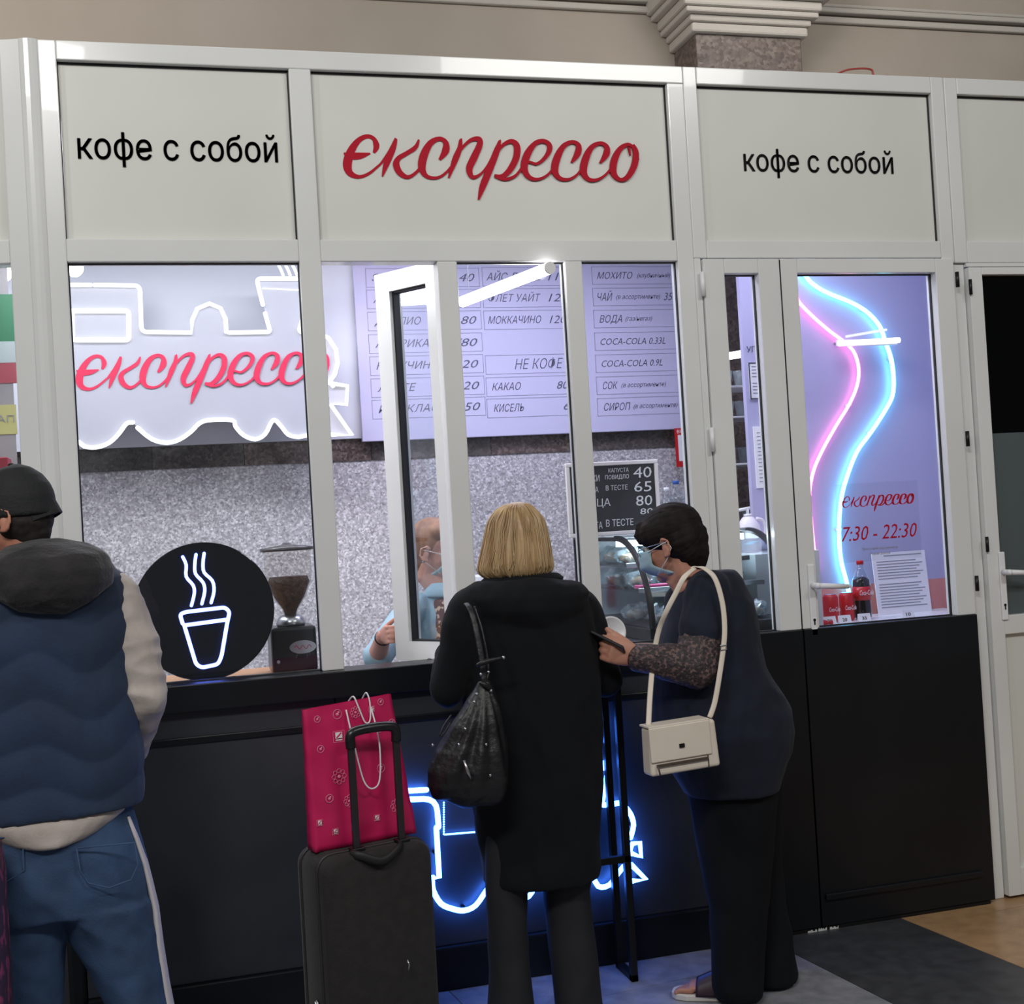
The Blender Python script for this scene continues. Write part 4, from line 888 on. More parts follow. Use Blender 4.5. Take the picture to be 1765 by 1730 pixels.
s.tube([Vector(v) for v in smoothpts([tuple(v) for v in q], 4)], .0145, 10, flat=1.0); s.build('pull_grip', mat('grip_plastic', '17161a', .3), case, smooth=True)
s = M(); s.lathe(scs(-sw/2-.004, -.02, .30), [(.012, 0), (.012, .006)], 14, ax=tuple(-sxv)); s.tube([scs(-sw/2-.01, -.02, .31), scs(-sw/2-.012, -.02, .25)], .005, 8); s.build('side_buckle', steel, case, smooth=True)
s = M(); s.tube([scs(.055, -sd/2-.026, .40), scs(.058, -sd/2-.030, .385), scs(.055, -sd/2-.028, .372)], .0028, 6); s.build('zip_puller', steel, case, smooth=True)
for x in (-sw/2+.03, sw/2-.03):
    for y in (-sd/2+.03, sd/2-.03):
        s = M(); s.lathe(scs(x-.01, y, .022), [(.018, 0), (.022, .003), (.022, .017), (.018, .02)], 18, ax=tuple(sxv)); s.build('wheel', blackm, case, smooth=True)
        s = M(); s.obox(scs(x, y, .042), sxv*.016, syv*.016, Vector((0, 0, .010))); s.build('wheel_mount', blackm, case, bevel=.002)

# pink carrier bag standing on the suitcase, behind the handle
bh = P(600, 1210, k.y+.05).z-zt_; pk_ = mat('magenta_paper', 'c81f5c', .35, var='bb1a54', vs=3); lt = mat('bag_print', 'e58aa9', .45); ltw = mat('bag_white_print', 'eeeaec', .45)
bx0, bx1 = -.150, .165; tx0, tx1 = -.155, .118; by = .015
pb = thing('paper_bag', scs(0, by, zt_), 'magenta carrier bag printed with flowers and logos standing on the suitcase', 'bag')
def bq(u, v, w=0):     # u 0..1 across, v 0..1 up, w depth 0 front 1 back
    x = (bx0+(bx1-bx0)*u)*(1-v)+(tx0+(tx1-tx0)*u)*v; d = .028*(1-v*.75)
    y = by-d+2*d*w; bulge = .010*math.sin(math.pi*u)*math.sin(math.pi*min(v*1.2, 1))*(-1 if w < .5 else 1)
    wr = .006*noise.noise(Vector((u*4, v*5, w*3)))+.003*noise.noise(Vector((u*11, v*9, w)))
    return scs(x, y+bulge+wr, zt_+.001+(bh+.012*u)*v)
s = M(); nu, nv = 24, 24; g = {}
for w in (0, 1):
    base = len(s.v)
    vs = [bq(i/nu, j/nv, w) for j in range(nv+1) for i in range(nu+1)]
    s.add(vs, [(j*(nu+1)+i, j*(nu+1)+i+1, (j+1)*(nu+1)+i+1, (j+1)*(nu+1)+i) for j in range(nv) for i in range(nu)])
n1 = (nu+1)*(nv+1)
for j in range(nv):
    for i in (0, nu): a = j*(nu+1)+i; b = a+nu+1; s.f.append((a, b, b+n1, a+n1))
for i in range(nu): s.f.append((i, i+1, i+1+n1, i+n1))
s.build('bag_body', pk_, pb, smooth=True)
def bp(u, v, e=.0012): return bq(u, v, 0)-syv*e
def circ(u, v, r, nm, m, fill=False, w=.0016):
    c = bp(u, v, .002); s = M(); pts = [c+sxv*(r*math.cos(2*math.pi*i/20))+Vector((0, 0, r*math.sin(2*math.pi*i/20))) for i in range(21)]
    s.tube(pts, w*.6, 5); s.ell(c, (r*.35, .0012, r*.35), nu=8, nv=5); s.ell(c+sxv*r*.3+Vector((0, 0, r*.4)), (r*.22, .0012, r*.22), nu=8, nv=5); return s.build(nm, m, pb, kind='stuff')
def flower(u, v, r):
    c = bp(u, v, .0025); s = M()
    for i in range(8):
        a = 2*math.pi*i/8; q = c+sxv*(r*.68*math.cos(a))+Vector((0, 0, r*.68*math.sin(a)))
        s.tube([q+sxv*(r*.24*math.cos(t*.785))+Vector((0, 0, r*.24*math.sin(t*.785))) for t in range(9)], .0007, 4)
    s.ell(c, (r*.2, .0012, r*.2), nu=8, nv=5); s.build('flower_print', lt, pb, kind='stuff')
def logo(u, v, r):
    c = bp(u, v, .0025); s = M()
    s.obox(c+Vector((0, 0, r*.35)), sxv*r*.62, syv*.0006, Vector((0, 0, r*.5))); l = s.build('logo_square', ltw, pb)
    s = M(); s.obox(c-syv*.001+Vector((0, 0, r*.35)), (sxv*.75+Vector((0, 0, .65)))*r*.6, syv*.0006, Vector((-.2*r*.3, 0, r*.09))); s.build('logo_stroke', pk_, l)
    s = M()
    for i in range(5): s.obox(c-syv*.0005+sxv*(r*(-.5+.25*i))+Vector((0, 0, -r*.42)), sxv*r*.08, syv*.0005, Vector((0, 0, r*.12)))
    s.build('logo_letters', ltw, l, kind='stuff')
    s = M(); s.tube([c+sxv*x+Vector((0, 0, z)) for x, z in ((-r, -r*.8), (r, -r*.8), (r, r*1.05), (-r, r*1.05), (-r, -r*.8))], .0006, 4); s.build('logo_border', lt, pb)
logo(.34, .77, .017)
for u, v, r in ((.36, .93, .013), (.14, .71, .010), (.14, .92, .009), (.80, .77, .009), (.74, .50, .012), (.17, .36, .011), (.86, .96, .009), (.95, .80, .01)): circ(u, v, r, 'ring_print', lt)
for u, v, r in ((.29, .50, .024), (.36, .32, .019), (.84, .22, .022), (.56, .92, .018)): flower(u, v, r)
for u, v in ((.06, .20), (.20, .12), (.62, .16), (.745, .92)): logo(u, v, .009)
crd = mat('white_cord', 'e6dfe2', .6)
for pts in ([bp(.46, .95, .003), scs(-.02, -.040, zt_+bh*.62), scs(-.005, -.046, zt_+bh*.45), scs(.018, -.048, zt_+bh*.40), scs(.042, -.046, zt_+bh*.46), scs(.052, -.035, zt_+bh*.72), bp(.74, .93, .003)],
            [bp(.55, .99, -.03), bp(.57, 1.03, .0), bp(.60, .95, .004), bp(.645, .84, .006), bp(.70, .85, .006), bp(.735, .97, .004), bp(.725, 1.04, 0), bp(.71, .99, -.03)]):
    s = M(); s.tube([Vector(v) for v in smoothpts([tuple(p) for p in pts], 6)], .0024, 8); s.build('cord_handle', crd, pb, smooth=True)

# purple patterned suitcase at the very left edge, beside the man
e_ = P(9, 1560, -1.07); pt_ = P(0, 1440, -1.07).z; pcx = e_.x-.19
pc2 = thing('suitcase', (pcx, -1.07, 0), 'purple patterned suitcase cut by the left edge of the photo beside the man', 'suitcase')
pm = mat('purple_cloth', '3c2338', .7, var='8f3a63', vs=22, lo=.52, hi=.6)
s = M(); rg = []
for z, k_ in ((.045, .90), (.06, .97), (.10, 1), (pt_-.10, 1), (pt_-.03, .97), (pt_, .86)):
    rg.append([Vector((pcx+.19*k_*math.copysign(abs(math.cos(a))**.35, math.cos(a)), -1.07+.12*k_*math.copysign(abs(math.sin(a))**.35, math.sin(a)), z)) for a in [2*math.pi*j/32 for j in range(32)]])
s.loft(rg); s.build('body', pm, pc2, smooth=True)
M().tube([(pcx-.06, -1.07, pt_-.004), (pcx-.05, -1.07, pt_+.025), (pcx+.05, -1.07, pt_+.025), (pcx+.06, -1.07, pt_-.004)], .009, 8).build('carry_grip', blackm, pc2, smooth=True)
for x in (-.14, .14):
    for y in (-.08, .08): M().lathe((pcx+x-.01, -1.07+y, .023), [(.018, 0), (.022, .003), (.022, .017), (.018, .02)], 18, ax=(1, 0, 0)).build('wheel', blackm, pc2, smooth=True)
# ------------------------------------------------------------------ people
def depth(p): return (p-CAM).dot(FW)
def rings(s, rows, Y, n=28, cap=True):
    """horizontal sections: (py, left px, right px, half depth m, [Y]) measured across the line of sight"""
    out = []
    for r in rows:
        py, xl, xr, ry = r[:4]; y = r[4] if len(r) > 4 else Y; c = P((xl+xr)/2, py, y); hw = (xr-xl)/2/(FPX/depth(c))
        v = (c-CAM); v.z = 0; v.normalize(); e = Vector((v.y, -v.x, 0))
        out.append([c+e*(hw*math.copysign(abs(math.cos(a))**.9, math.cos(a)))+v*(ry*math.copysign(abs(math.sin(a))**.9, math.sin(a))) for a in [2*math.pi*i/n for i in range(n)]])
    s.loft(out, cap); return out
def shrink(rows, k, dz=0): return [((r[0],)+((r[1]+r[2])/2-(r[2]-r[1])/2*k, (r[1]+r[2])/2+(r[2]-r[1])/2*k, r[3]*k)+tuple(r[4:])) for r in rows]
def HM(yaw, pitch, roll=0):
    y, p = R(yaw), R(pitch); f = Vector((math.cos(y)*math.cos(p), math.sin(y)*math.cos(p), math.sin(p))); r = f.cross(Vector((0, 0, 1))).normalized(); u = r.cross(f)
    m = Matrix((r, f, u)).transposed()
    return m @ Matrix.Rotation(R(roll), 3, 'Y')
def head(s, c, m, neck):
    A = lambda v: c+m @ Vector(v)
    for v, r in (((0, -.012, .035), (.074, .094, .086)), ((0, .022, -.03), (.061, .068, .078)), ((0, .036, -.072), (.046, .050, .042)), ((0, .068, -.098), (.019, .018, .016)), ((0, .072, .022), (.048, .018, .011)), ((.036, .056, -.026), (.022, .022, .022)), ((-.036, .056, -.026), (.022, .022, .022)), ((0, .086, -.060), (.023, .010, .006)), ((0, .083, -.071), (.020, .010, .006))):
        s.ell(A(v), r, m)
    s.limb([A((0, .080, .012)), A((0, .096, -.010)), A((0, .110, -.030))], [.008, .010, .012], 10)
    for x in (-1, 1):
        s.ell(A((x*.010, .096, -.035)), (.009, .010, .008), m); s.ell(A((x*.074, -.006, -.020)), (.008, .014, .024), m)
        s.tube([A((x*.074, .006, -.040)), A((x*.083, -.014, -.040)), A((x*.088, -.026, -.018)), A((x*.087, -.024, .008)), A((x*.082, -.004, .016)), A((x*.076, .008, .004))], [.006, .006, .005, .005, .005, .004], 8)
    s.limb([A((0, -.022, -.05)), A((0, -.030, -.10))]+neck, [.055, .054]+[.058]*len(neck), 16)
def face(par, c, m, brow='4a3428', iris='4a5a66'):
    A = lambda v: c+m @ Vector(v)
    for x in (-1, 1):
        s = M(); s.ell(A((x*.030, .0735, .002)), (.0125, .0125, .0125)); e = s.build('eye', mat('eye_white', 'd8d2cc', .3), par, smooth=True)
        s = M(); s.ell(A((x*.030, .084, .002)), (.0055, .003, .0055), m); s.build('iris', mat('iris'+iris, iris, .2), e, smooth=True)
        s = M(); s.tube([A((x*.014, .088, .018)), A((x*.030, .087, .023)), A((x*.048, .076, .018))], [.0032, .0036, .002], 8); s.build('eyebrow', mat('brow'+brow, brow, .8), par, smooth=True)
def mask(par, c, m, col='9fc6d2', low=False):
    """pleated face mask: patch wrapped round nose and chin, with ear loops"""
    A = lambda v: c+m @ Vector(v); s = M(); nu, nv = 16, 14; g = []
    for j in range(nv+1):
        t = j/nv; z = .000-.103*t; fw = .118+.010*math.sin(math.pi*t)-.052*max(0, t-.55)/.45*1.0
        for i in range(nu+1):
            u = -1+2*i/nu; x = .066*math.sin(u*1.35)*(1-.38*t*t); y = fw-.070*(1-math.cos(u*1.35))*1.25+.0025*(1 if int(t*7) % 2 else 0)*math.cos(u)
            g.append(A((x, y, z-.010*abs(u)*(0.5-t))))
    F = [(j*(nu+1)+i, j*(nu+1)+i+1, (j+1)*(nu+1)+i+1, (j+1)*(nu+1)+i) for j in range(nv) for i in range(nu)]
    s.add(g, F); o = s.build('face_mask', mat('mask'+col, col, .75, bump=.1), par, smooth=True); q = o.modifiers.new('s', 'SOLIDIFY'); q.thickness = .0022
    for x in (-1, 1):
        s = M(); s.tube([A((x*.064, .062, -.010)), A((x*.074, .02, -.002)), A((x*.086, -.024, .004)), A((x*.086, -.030, -.02)), A((x*.074, .0, -.05)), A((x*.055, .055, -.088))], .0014, 6); s.build('ear_loop', white, o, smooth=True)
    return o
def hand(s, w, f, n, t, curl, thumb=(.6, .8, .3), k=1.0, spread=.021):
    f = Vector(f).normalized(); n = Vector(n); n = (n-f*n.dot(f)).normalized(); t = Vector(t); t = (t-f*t.dot(f)-n*t.dot(n)).normalized()
    rg = []
    for d, a, b in ((-.02, .027, .020), (.0, .028, .019), (.03, .036, .018), (.06, .041, .016), (.085, .041, .013), (.092, .036, .010)):
        rg.append([w+f*(d*k)+t*(a*k*math.cos(q))+n*(b*k*math.sin(q)) for q in [2*math.pi*i/16 for i in range(16)]])
    s.loft(rg)
    for i, L in enumerate((.070, .078, .072, .056)):
        p = w+f*(.084*k)+t*((.031-spread*i)*k); pts = [p]; a = 0
        for j, q in enumerate((.45, .30, .25)):
            a += R(curl[j]*(1+.06*i)); p = p+(f*math.cos(a)+n*math.sin(a))*(L*q*k); pts.append(p)
        s.limb(pts, [.0092*k, .0088*k, .0080*k, .0070*k], 10)
    p = w+f*(.022*k)+t*(.026*k); d = (f*thumb[0]+t*thumb[1]+n*thumb[2]).normalized(); pts = [p]; pts.append(p+d*.042*k); d2 = (d+f*.35+n*.12).normalized(); pts.append(pts[-1]+d2*.032*k); pts.append(pts[-1]+(d2+n*.15).normalized()*.024*k)
    s.limb(pts, [.014*k, .0115*k, .0105*k, .0088*k], 10)
def shoe(s, heel, toe, w=.045, h=.07):
    d = (toe-heel); L = d.length; d.normalize(); e = Vector((-d.y, d.x, 0)); rg = []
    for t, ww, hh in ((0, .5, .8), (.06, .75, 1.0), (.3, .85, 1.0), (.55, .95, .8), (.8, 1.0, .55), (.95, .75, .42), (1.0, .4, .3)):
        rg.append([heel+d*(L*t)+e*(w*ww*math.cos(a))+Vector((0, 0, max(.002, h*hh*.5*(1+math.sin(a))))) for a in [2*math.pi*i/14 for i in range(14)]])
    s.loft(rg)
def fold(amp, sc=(9, 9, 5), amp2=0, sc2=(28, 28, 14), ridge=True):
    def g(p, n):
        a = noise.noise(Vector((p.x*sc[0], p.y*sc[1], p.z*sc[2]))); a = (1-2*abs(a))*.5 if ridge else a
        r = a*amp
        if amp2: r += noise.noise(Vector((p.x*sc2[0]+5, p.y*sc2[1], p.z*sc2[2])))*amp2
        return r
    return g
skin = mat('skin', 'c58d76', .5, var='b87c66', vs=12); skin2 = mat('pale_skin', 'd8a594', .5, var='cc9482', vs=12); skin3 = mat('olive_skin', 'b98570', .5, var='aa7460', vs=12)

# ---- blonde woman at the window
YB_ = -.50
bw_ = thing('person', PZ(935, 1795), 'woman with blonde bob in long black coat seen from behind at the open window', 'person')
bl = lambda x, y, dy=0: P(x, y, YB_+dy)
coat = [(985, 850, 940, .06), (998, 836, 958, .085), (1012, 812, 984, .10), (1030, 800, 1010, .115), (1055, 792, 1017, .125), (1100, 790, 1024, .13), (1170, 794, 1034, .13), (1250, 800, 1036, .135), (1350, 812, 1037, .14), (1430, 824, 1036, .14), (1490, 834, 1034, .14), (1512, 838, 1030, .135)]
s = M(); hc = bl(889, 945, .02); hm = HM(74, -4); head(s, hc, hm, [bl(890, 1010)])
rings(s, shrink(coat, .80), YB_)
shl, shr = bl(812, 1052), bl(1003, 1056); el, er = bl(773, 1185, .0), bl(1042, 1172, .0); wl = el+Vector((.05, .20, .075)); wr_ = er+Vector((-.05, .20, .075))
for a, b, c in ((shl, el, wl), (shr, er, wr_)): s.limb([a, (a+b)/2, b], [.05, .044, .038]); s.limb([b, c], [.038, .026])
hand(s, wl, (.15, 1, .0), (0, 0, -1), (1, 0, 0), (20, 20, 15)); hand(s, wr_, (-.15, 1, .0), (0, 0, -1), (-1, 0, 0), (20, 20, 15))
legL = [(1400, 830, 925, .085), (1480, 835, 918, .082), (1537, 838, 908, .078), (1600, 841, 908, .075), (1660, 843, 912, .075), (1730, 842, 919, .08), (1772, 842, 924, .085)]
legR = [(1400, 925, 1034, .085), (1480, 932, 1026, .082), (1537, 937, 1016, .078), (1600, 943, 1022, .075), (1660, 951, 1030, .075), (1730, 957, 1037, .08), (1772, 958, 1042, .085)]
rings(s, shrink(legL, .72), YB_); rings(s, shrink(legR, .72), YB_)
fL, fR = bl(882, 1775), bl(1000, 1775); fL.z = fR.z = 0
for f_ in (fL, fR): s.limb([Vector((f_.x, f_.y, .25)), Vector((f_.x, f_.y, .06)), Vector((f_.x, f_.y+.12, .04))], [.045, .036, .028])
fuse(s, 'body', skin2, bw_, .006, 3)
bcoat = mat('black_coat_wool', '090b0f', .9, spec=.25, var='0c0f14', vs=9, bump=.15, bs=200, sheen=.03)
s = M(); rings(s, coat, YB_)
for a, b, c in ((shl, el, wl), (shr, er, wr_)):
    s.limb([a, a+(b-a)*.25+Vector(((-.008 if a is shl else .008), 0, 0)), (a+b)/2, b], [.068, .064, .060, .056]); s.limb([b, c], [.056, .045])
# collar and hood slab lying on the shoulders
rings(s, [(1000, 822, 962, .09, -.52), (1010, 806, 1000, .11, -.53), (1026, 802, 1014, .12, -.54), (1048, 818, 1008, .12, -.545), (1074, 860, 980, .10, -.54)], YB_)
fuse(s, 'coat', bcoat, bw_, .008, 5, fold(.018, (7, 7, 4), .004))
s = M(); rings(s, [(990, 838, 962, .088), (999, 826, 972, .10), (1008, 832, 968, .09)], YB_); fuse(s, 'collar', bcoat, bw_, .006, 3, fold(.003))
trs = mat('charcoal_trousers', '17181c', .8, var='1d1e22', vs=9, bump=.1, bs=200)
s = M(); rings(s, legL, YB_); fuse(s, 'trouser_leg', trs, bw_, .008, 4, fold(.008, (8, 8, 5))); s = M(); rings(s, legR, YB_); fuse(s, 'trouser_leg', trs, bw_, .008, 4, fold(.008, (8, 8, 5)))
for f_ in (fL, fR): s = M(); shoe(s, f_+Vector((0, -.06, 0)), f_+Vector((.02, .18, 0))); s.build('shoe', blackm, bw_, smooth=True)
hair_rows = [(865, 885, 897, .015), (868, 874, 907, .045), (873, 863, 915, .062), (881, 853, 923, .080), (896, 843, 935, .095), (914, 838, 941, .101), (943, 832, 947, .106), (968, 826, 951, .107), (981, 825, 952, .104), (990, 833, 947, .096), (997, 844, 937, .082)]
s = M(); rings(s, hair_rows, YB_+.015, 40)
def hairdisp(p, n):
    a = math.atan2(p.y-hc.y, p.x-hc.x); w = .006*noise.noise(Vector((a*7, p.z*7, 1)))+.003*noise.noise(Vector((a*22, p.z*5, 4)))
    return w*min(1, max(.2, (hc.z+.11-p.z)*12))
hairm = mat('blonde_hair', '9c7a50', .42, var='d8bd94', vs=26, vdet=5, stretch=(1, 1, .10), lo=.3, hi=.7)
hb_ = fuse(s, 'hair', hairm, bw_, .004, 3, hairdisp)
random.seed(4); tmp = M(); rr = rings(tmp, hair_rows, YB_+.015, 64, False); rr = rr[1:]; cen = [sum(r, Vector())/64 for r in rr]; s = M()
for k in range(300):
    a = random.uniform(0, 64); wob = random.uniform(-1.5, 1.5); pts = []; last = random.choice([8, 9, 9, 10, 10]); off = random.uniform(.0, .006)
    for j in range(last):
        q = (a+wob*(j/9)**1.5*1.2+1.1*noise.noise(Vector((a, j*.6, 0)))) % 64; i0 = int(q) % 64; i1 = (i0+1) % 64; p = rr[j][i0].lerp(rr[j][i1], q-int(q)); p = p+(p-cen[j]).normalized()*off; pts.append(p)
    pts = [Vector(v) for v in smoothpts([tuple(v) for v in pts], 2)]; s.tube(pts, [.0011]*len(pts), 4)
s.build('hair_strands', hairm, bw_, smooth=True, kind='stuff')
# shoulder bag
sb = thing('shoulder_bag', bl(810, 1370, -.17), 'black slouchy drawstring shoulder bag with metal studs at the back of blonde woman', 'bag')
lea = mat('black_leather', '0d0d10', .45, var='18181b', vs=8, bump=.35, bs=45)
s = M(); rings(s, [(1172, 822, 846, .02), (1190, 814, 852, .03), (1215, 796, 860, .045), (1250, 775, 868, .06), (1290, 752, 875, .07), (1325, 738, 880, .075), (1350, 734, 880, .072), (1368, 746, 874, .06), (1380, 772, 866, .045), (1388, 800, 850, .03)], -.69)
def gather(p, n):
    t = P(835, 1180, -.69); a = (p.x-t.x)/max(.05, (t.z-p.z)+.03); return .006*math.sin(a*26+2*noise.noise(p*5))*min(1, max(0, (t.z-p.z)*6))*(1-.5*min(1, max(0, (t.z-p.z-.2)*6)))+.006*noise.noise(p*13)
fuse(s, 'body', lea, sb, .005, 3, gather)
s = M(); st1 = [P(804, 1040, -.60), P(812, 1052, -.635), P(822, 1090, -.66), P(832, 1145, -.68), P(836, 1185, -.69)]; s.tube(smoothpts([tuple(v) for v in st1], 5), .010, 8, flat=.35, ref=(1, 0, 0)); s.build('strap', lea, sb, smooth=True)
s = M(); st2 = [P(836, 1185, -.69), P(842, 1150, -.675), P(832, 1090, -.655), P(818, 1045, -.62)]; s.tube(smoothpts([tuple(v) for v in st2], 5), .004, 8); s.build('cord_strap', lea, sb, smooth=True)
for q in ([P(821, 1147, -.71), P(838, 1140, -.72), P(868, 1133, -.72)], [P(826, 1176, -.72), P(836, 1180, -.725), P(846, 1190, -.72)]):
    s = M(); s.tube([Vector(v) for v in smoothpts([tuple(v) for v in q], 4)], [.004, .006, .007, .008, .008, .007, .006, .005, .003], 8); tg = s.build('toggle', lea, sb, smooth=True); s = M(); s.ell(q[2], (.006,)*3); s.build('metal_tip', steel, tg, smooth=True)
for x, y, yy in ((829, 1162, -.72), (842, 1158, -.72), (822, 1196, -.74), (818, 1210, -.745), (802, 1256, -.765), (791, 1283, -.775), (746, 1284, -.73), (838, 1283, -.77), (845, 1336, -.775)):
    s = M(); s.ell(P(x, y, yy), (.0048,)*3, nu=10, nv=6); s.build('stud', steel, sb, smooth=True)
s = M(); s.tube([P(800, 1310, -.775), P(806, 1330, -.778), P(812, 1342, -.775)], [.004, .006, .003], 8); s.build('zip_pull', steel, sb, smooth=True)
s = M(); s.tube([Vector(v) for v in smoothpts([tuple(v) for v in [P(778, 1232, -.74), P(765, 1250, -.75), P(758, 1268, -.755), P(766, 1262, -.755), P(777, 1244, -.75)]], 4)], .0022, 6); s.build('side_loop', lea, sb, smooth=True)

# ---- man with cap on the left
YM_ = -.78
ml0 = P(120, 1500, YM_); mn = thing('person', Vector((ml0.x, ml0.y, 0)), 'man in black cap, navy hooded vest and striped blue jeans, back to the camera', 'person')
ml = lambda x, y, dy=0: P(x, y, YM_+dy)
s = M(); mc = ml(20, 889, .0); mm_ = HM(166, -2); head(s, mc, mm_, [ml(52, 965, 0)])
vest = [(958, 10, 130, .07), (975, -28, 188, .10), (1000, -46, 212, .12), (1040, -55, 226, .135), (1120, -60, 233, .14), (1220, -60, 238, .14), (1320, -58, 242, .14), (1396, -58, 243, .14)]
rings(s, shrink(vest, .85), YM_)
jr = [(1392, -52, 216, .112), (1430, -56, 228, .118), (1480, -58, 242, .13), (1530, -60, 254, .13), (1570, -60, 262, .12)]
lr = [(1555, 92, 263, .11), (1600, 122, 268, .10), (1650, 150, 275, .095), (1730, 190, 292, .09), (1800, 205, 300, .08), (1890, 215, 305, .075), (1945, 218, 312, .08)]
ll = [(1555, -62, 128, .11), (1600, -52, 114, .10), (1650, -40, 106, .095), (1730, -30, 104, .09), (1800, -22, 100, .08), (1890, -15, 95, .075), (1945, -14, 98, .08)]
rings(s, shrink(jr, .88), YM_); rings(s, shrink(lr, .8), YM_); rings(s, shrink(ll, .8), YM_)
sr, e_r, w_r = ml(196, 1022), ml(249, 1198, -.02), ml(226, 1290, .16); sl_, e_l, w_l = ml(-20, 1022), ml(-68, 1190, 0), ml(-45, 1240, .2)
for a, b, c in ((sr, e_r, w_r), (sl_, e_l, w_l)): s.limb([a, (a+b)/2, b], [.055, .048, .042]); s.limb([b, c], [.042, .03])
hand(s, w_r, (-.3, .8, .1), (-1, 0, 0), (0, 0, 1), (25, 30, 20)); hand(s, w_l, (.3, .8, .1), (1, 0, 0), (0, 0, 1), (25, 30, 20))
for x in (262, 42): f_ = ml(x, 1955); f_.z = 0; s.limb([Vector((f_.x, f_.y, .2)), Vector((f_.x, f_.y, .06)), Vector((f_.x, f_.y+.12, .04))], [.045, .04, .03])
fuse(s, 'body', skin, mn, .006, 3)
navy = mat('navy_quilted', '182840', .8, var='1f3350', vs=5, bump=.1, bs=120, sheen=.1)
def quilt(p, n):
    z = p.z*46+2.2*noise.noise(Vector((p.x*5, p.y*5, p.z*3)))+.9*math.sin(p.x*26); return .0065*abs(math.sin(z*.62))-.003+.006*noise.noise(Vector((p.x*7, p.y*7, p.z*9)))
s = M(); rings(s, vest, YM_); fuse(s, 'quilted_vest', navy, mn, .006, 2, quilt)
hoodm = mat('dark_hood', '1b1a1c', .9, var='2a272a', vs=16, bump=.3, bs=90, sheen=.2)
s = M(); rings(s, [(930, 42, 112, .05, -.80), (942, 12, 150, .085, -.83), (960, -8, 178, .105, -.86), (985, -18, 190, .115, -.875), (1008, -14, 188, .11, -.88), (1030, 8, 168, .09, -.885), (1048, 36, 140, .06, -.885), (1058, 60, 118, .03, -.88)], YM_)
fuse(s, 'hood', hoodm, mn, .006, 4, fold(.010, (9, 9, 12), .003))
beige = mat('beige_shirt', 'bfb5ae', .85, var='aaa099', vs=10, bump=.1, bs=150)
s = M(); s.limb([sr, sr+(e_r-sr)*.5+Vector((.012, 0, .0)), e_r], [.062, .066, .058]); s.limb([e_r, w_r], [.058, .045]); fuse(s, 'sleeve', beige, mn, .006, 3, fold(.012, (11, 11, 20), .003))
s = M(); s.limb([sl_, (sl_+e_l)/2, e_l], [.062, .062, .058]); s.limb([e_l, w_l], [.058, .045]); fuse(s, 'sleeve', beige, mn, .007, 3, fold(.012, (11, 11, 20)))
s = M(); rings(s, [(1365, -50, 222, .118), (1394, -52, 220, .126), (1404, -52, 217, .142), (1414, -40, 206, .146), (1428, -14, 184, .148), (1438, 10, 160, .150), (1444, 45, 126, .150)], YM_); fuse(s, 'shirt_hem', beige, mn, .006, 2, fold(.004))
den = mat('blue_denim', '263b58', .8, var='365074', vs=7, vdet=8, bump=.15, bs=220)
def jf(p, n): return .009*(1-2*abs(noise.noise(Vector((p.x*6, p.y*6, p.z*10+p.x*7)))))*.6+.003*noise.noise(p*24)
s = M(); rings(s, jr, YM_); rings(s, lr, YM_); rings(s, ll, YM_); jn = fuse(s, 'jeans', den, mn, .007, 4, jf)
den2 = mat('denim_pocket', '2f4668', .8, var='3f5a80', vs=7, vdet=8)
for q in ([(132, 1462), (232, 1452), (238, 1490), (226, 1516), (188, 1530), (152, 1522), (138, 1500)], [(-12, 1445), (38, 1440), (42, 1500), (10, 1520), (-20, 1505)]):
    a = [P(x, y, YM_-.133) for x, y in q]
    s = M(); pl = [Vector((v.x, YM_-.133+.25*(v.x-a[0].x-.08)**2*(1 if q[0][0] > 0 else 0), v.z)) for v in a]+[Vector((a[0].x, YM_-.133, a[0].z))]
    s.tube(pl, .0022, 6); s.build('pocket_seam', den2, jn, smooth=True)
s = M(); sp = [(1402, 214, 9), (1440, 229, 11), (1480, 243, 12), (1523, 254, 13), (1561, 263, 14), (1625, 271, 19), (1689, 281, 20), (1735, 290, 20), (1800, 299, 20), (1888, 305, 20), (1940, 312, 20)]
rg = []
for y, x, w in sp:
    c = P(x-w/2+11, y, YM_+.0); sc_ = FPX/depth(c); v = (c-CAM).normalized(); e = Vector((v.y, -v.x, 0)).normalized(); hw = w/2/sc_; rg.append([c+e*(hw*math.cos(a))+Vector((v.x, v.y, 0))*(.05*math.sin(a)) for a in [2*math.pi*i/12 for i in range(12)]])
s.loft(rg); s.build('side_stripe', mat('white_stripe', 'c9c3c6', .8), mn, smooth=True)
for x in (262, 42): f_ = ml(x, 1955); f_.z = 0; s = M(); shoe(s, f_+Vector((0, -.07, 0)), f_+Vector((.0, .2, 0)), .05); s.build('shoe', white, mn, smooth=True)
A = lambda v: mc+mm_ @ Vector(v)
s = M(); s.ell(A((0, -.026, -.012)), (.079, .082, .072), mm_); s.ell(A((0, -.040, -.045)), (.062, .060, .050), mm_)
fuse(s, 'hair', mat('dark_short_hair', '1a1614', .8, var='28211d', vs=60), mn, .005, 3, fold(.002, (60, 60, 60), ridge=False))
capm = mat('black_cap', '0f1113', .75, var='16181b', vs=20, bump=.2, bs=150)
s = M(); n_ = 28; rg = []
for t in (0, .12, .3, .5, .7, .85, .95, 1.0):
    a = t*math.pi/2; rg.append([A((.085*math.cos(a*.98)*math.cos(q), -.010+.106*math.cos(a*.98)*math.sin(q), .030+.102*math.sin(a)*(1-.04*math.sin(q)))) for q in [2*math.pi*i/n_ for i in range(n_)]])
s.loft([[p+mm_ @ Vector((0, -.004, -.035)) for p in rg[0]]]+rg); fuse(s, 'cap', capm, mn, .005, 3, fold(.002, (18, 18, 18)))
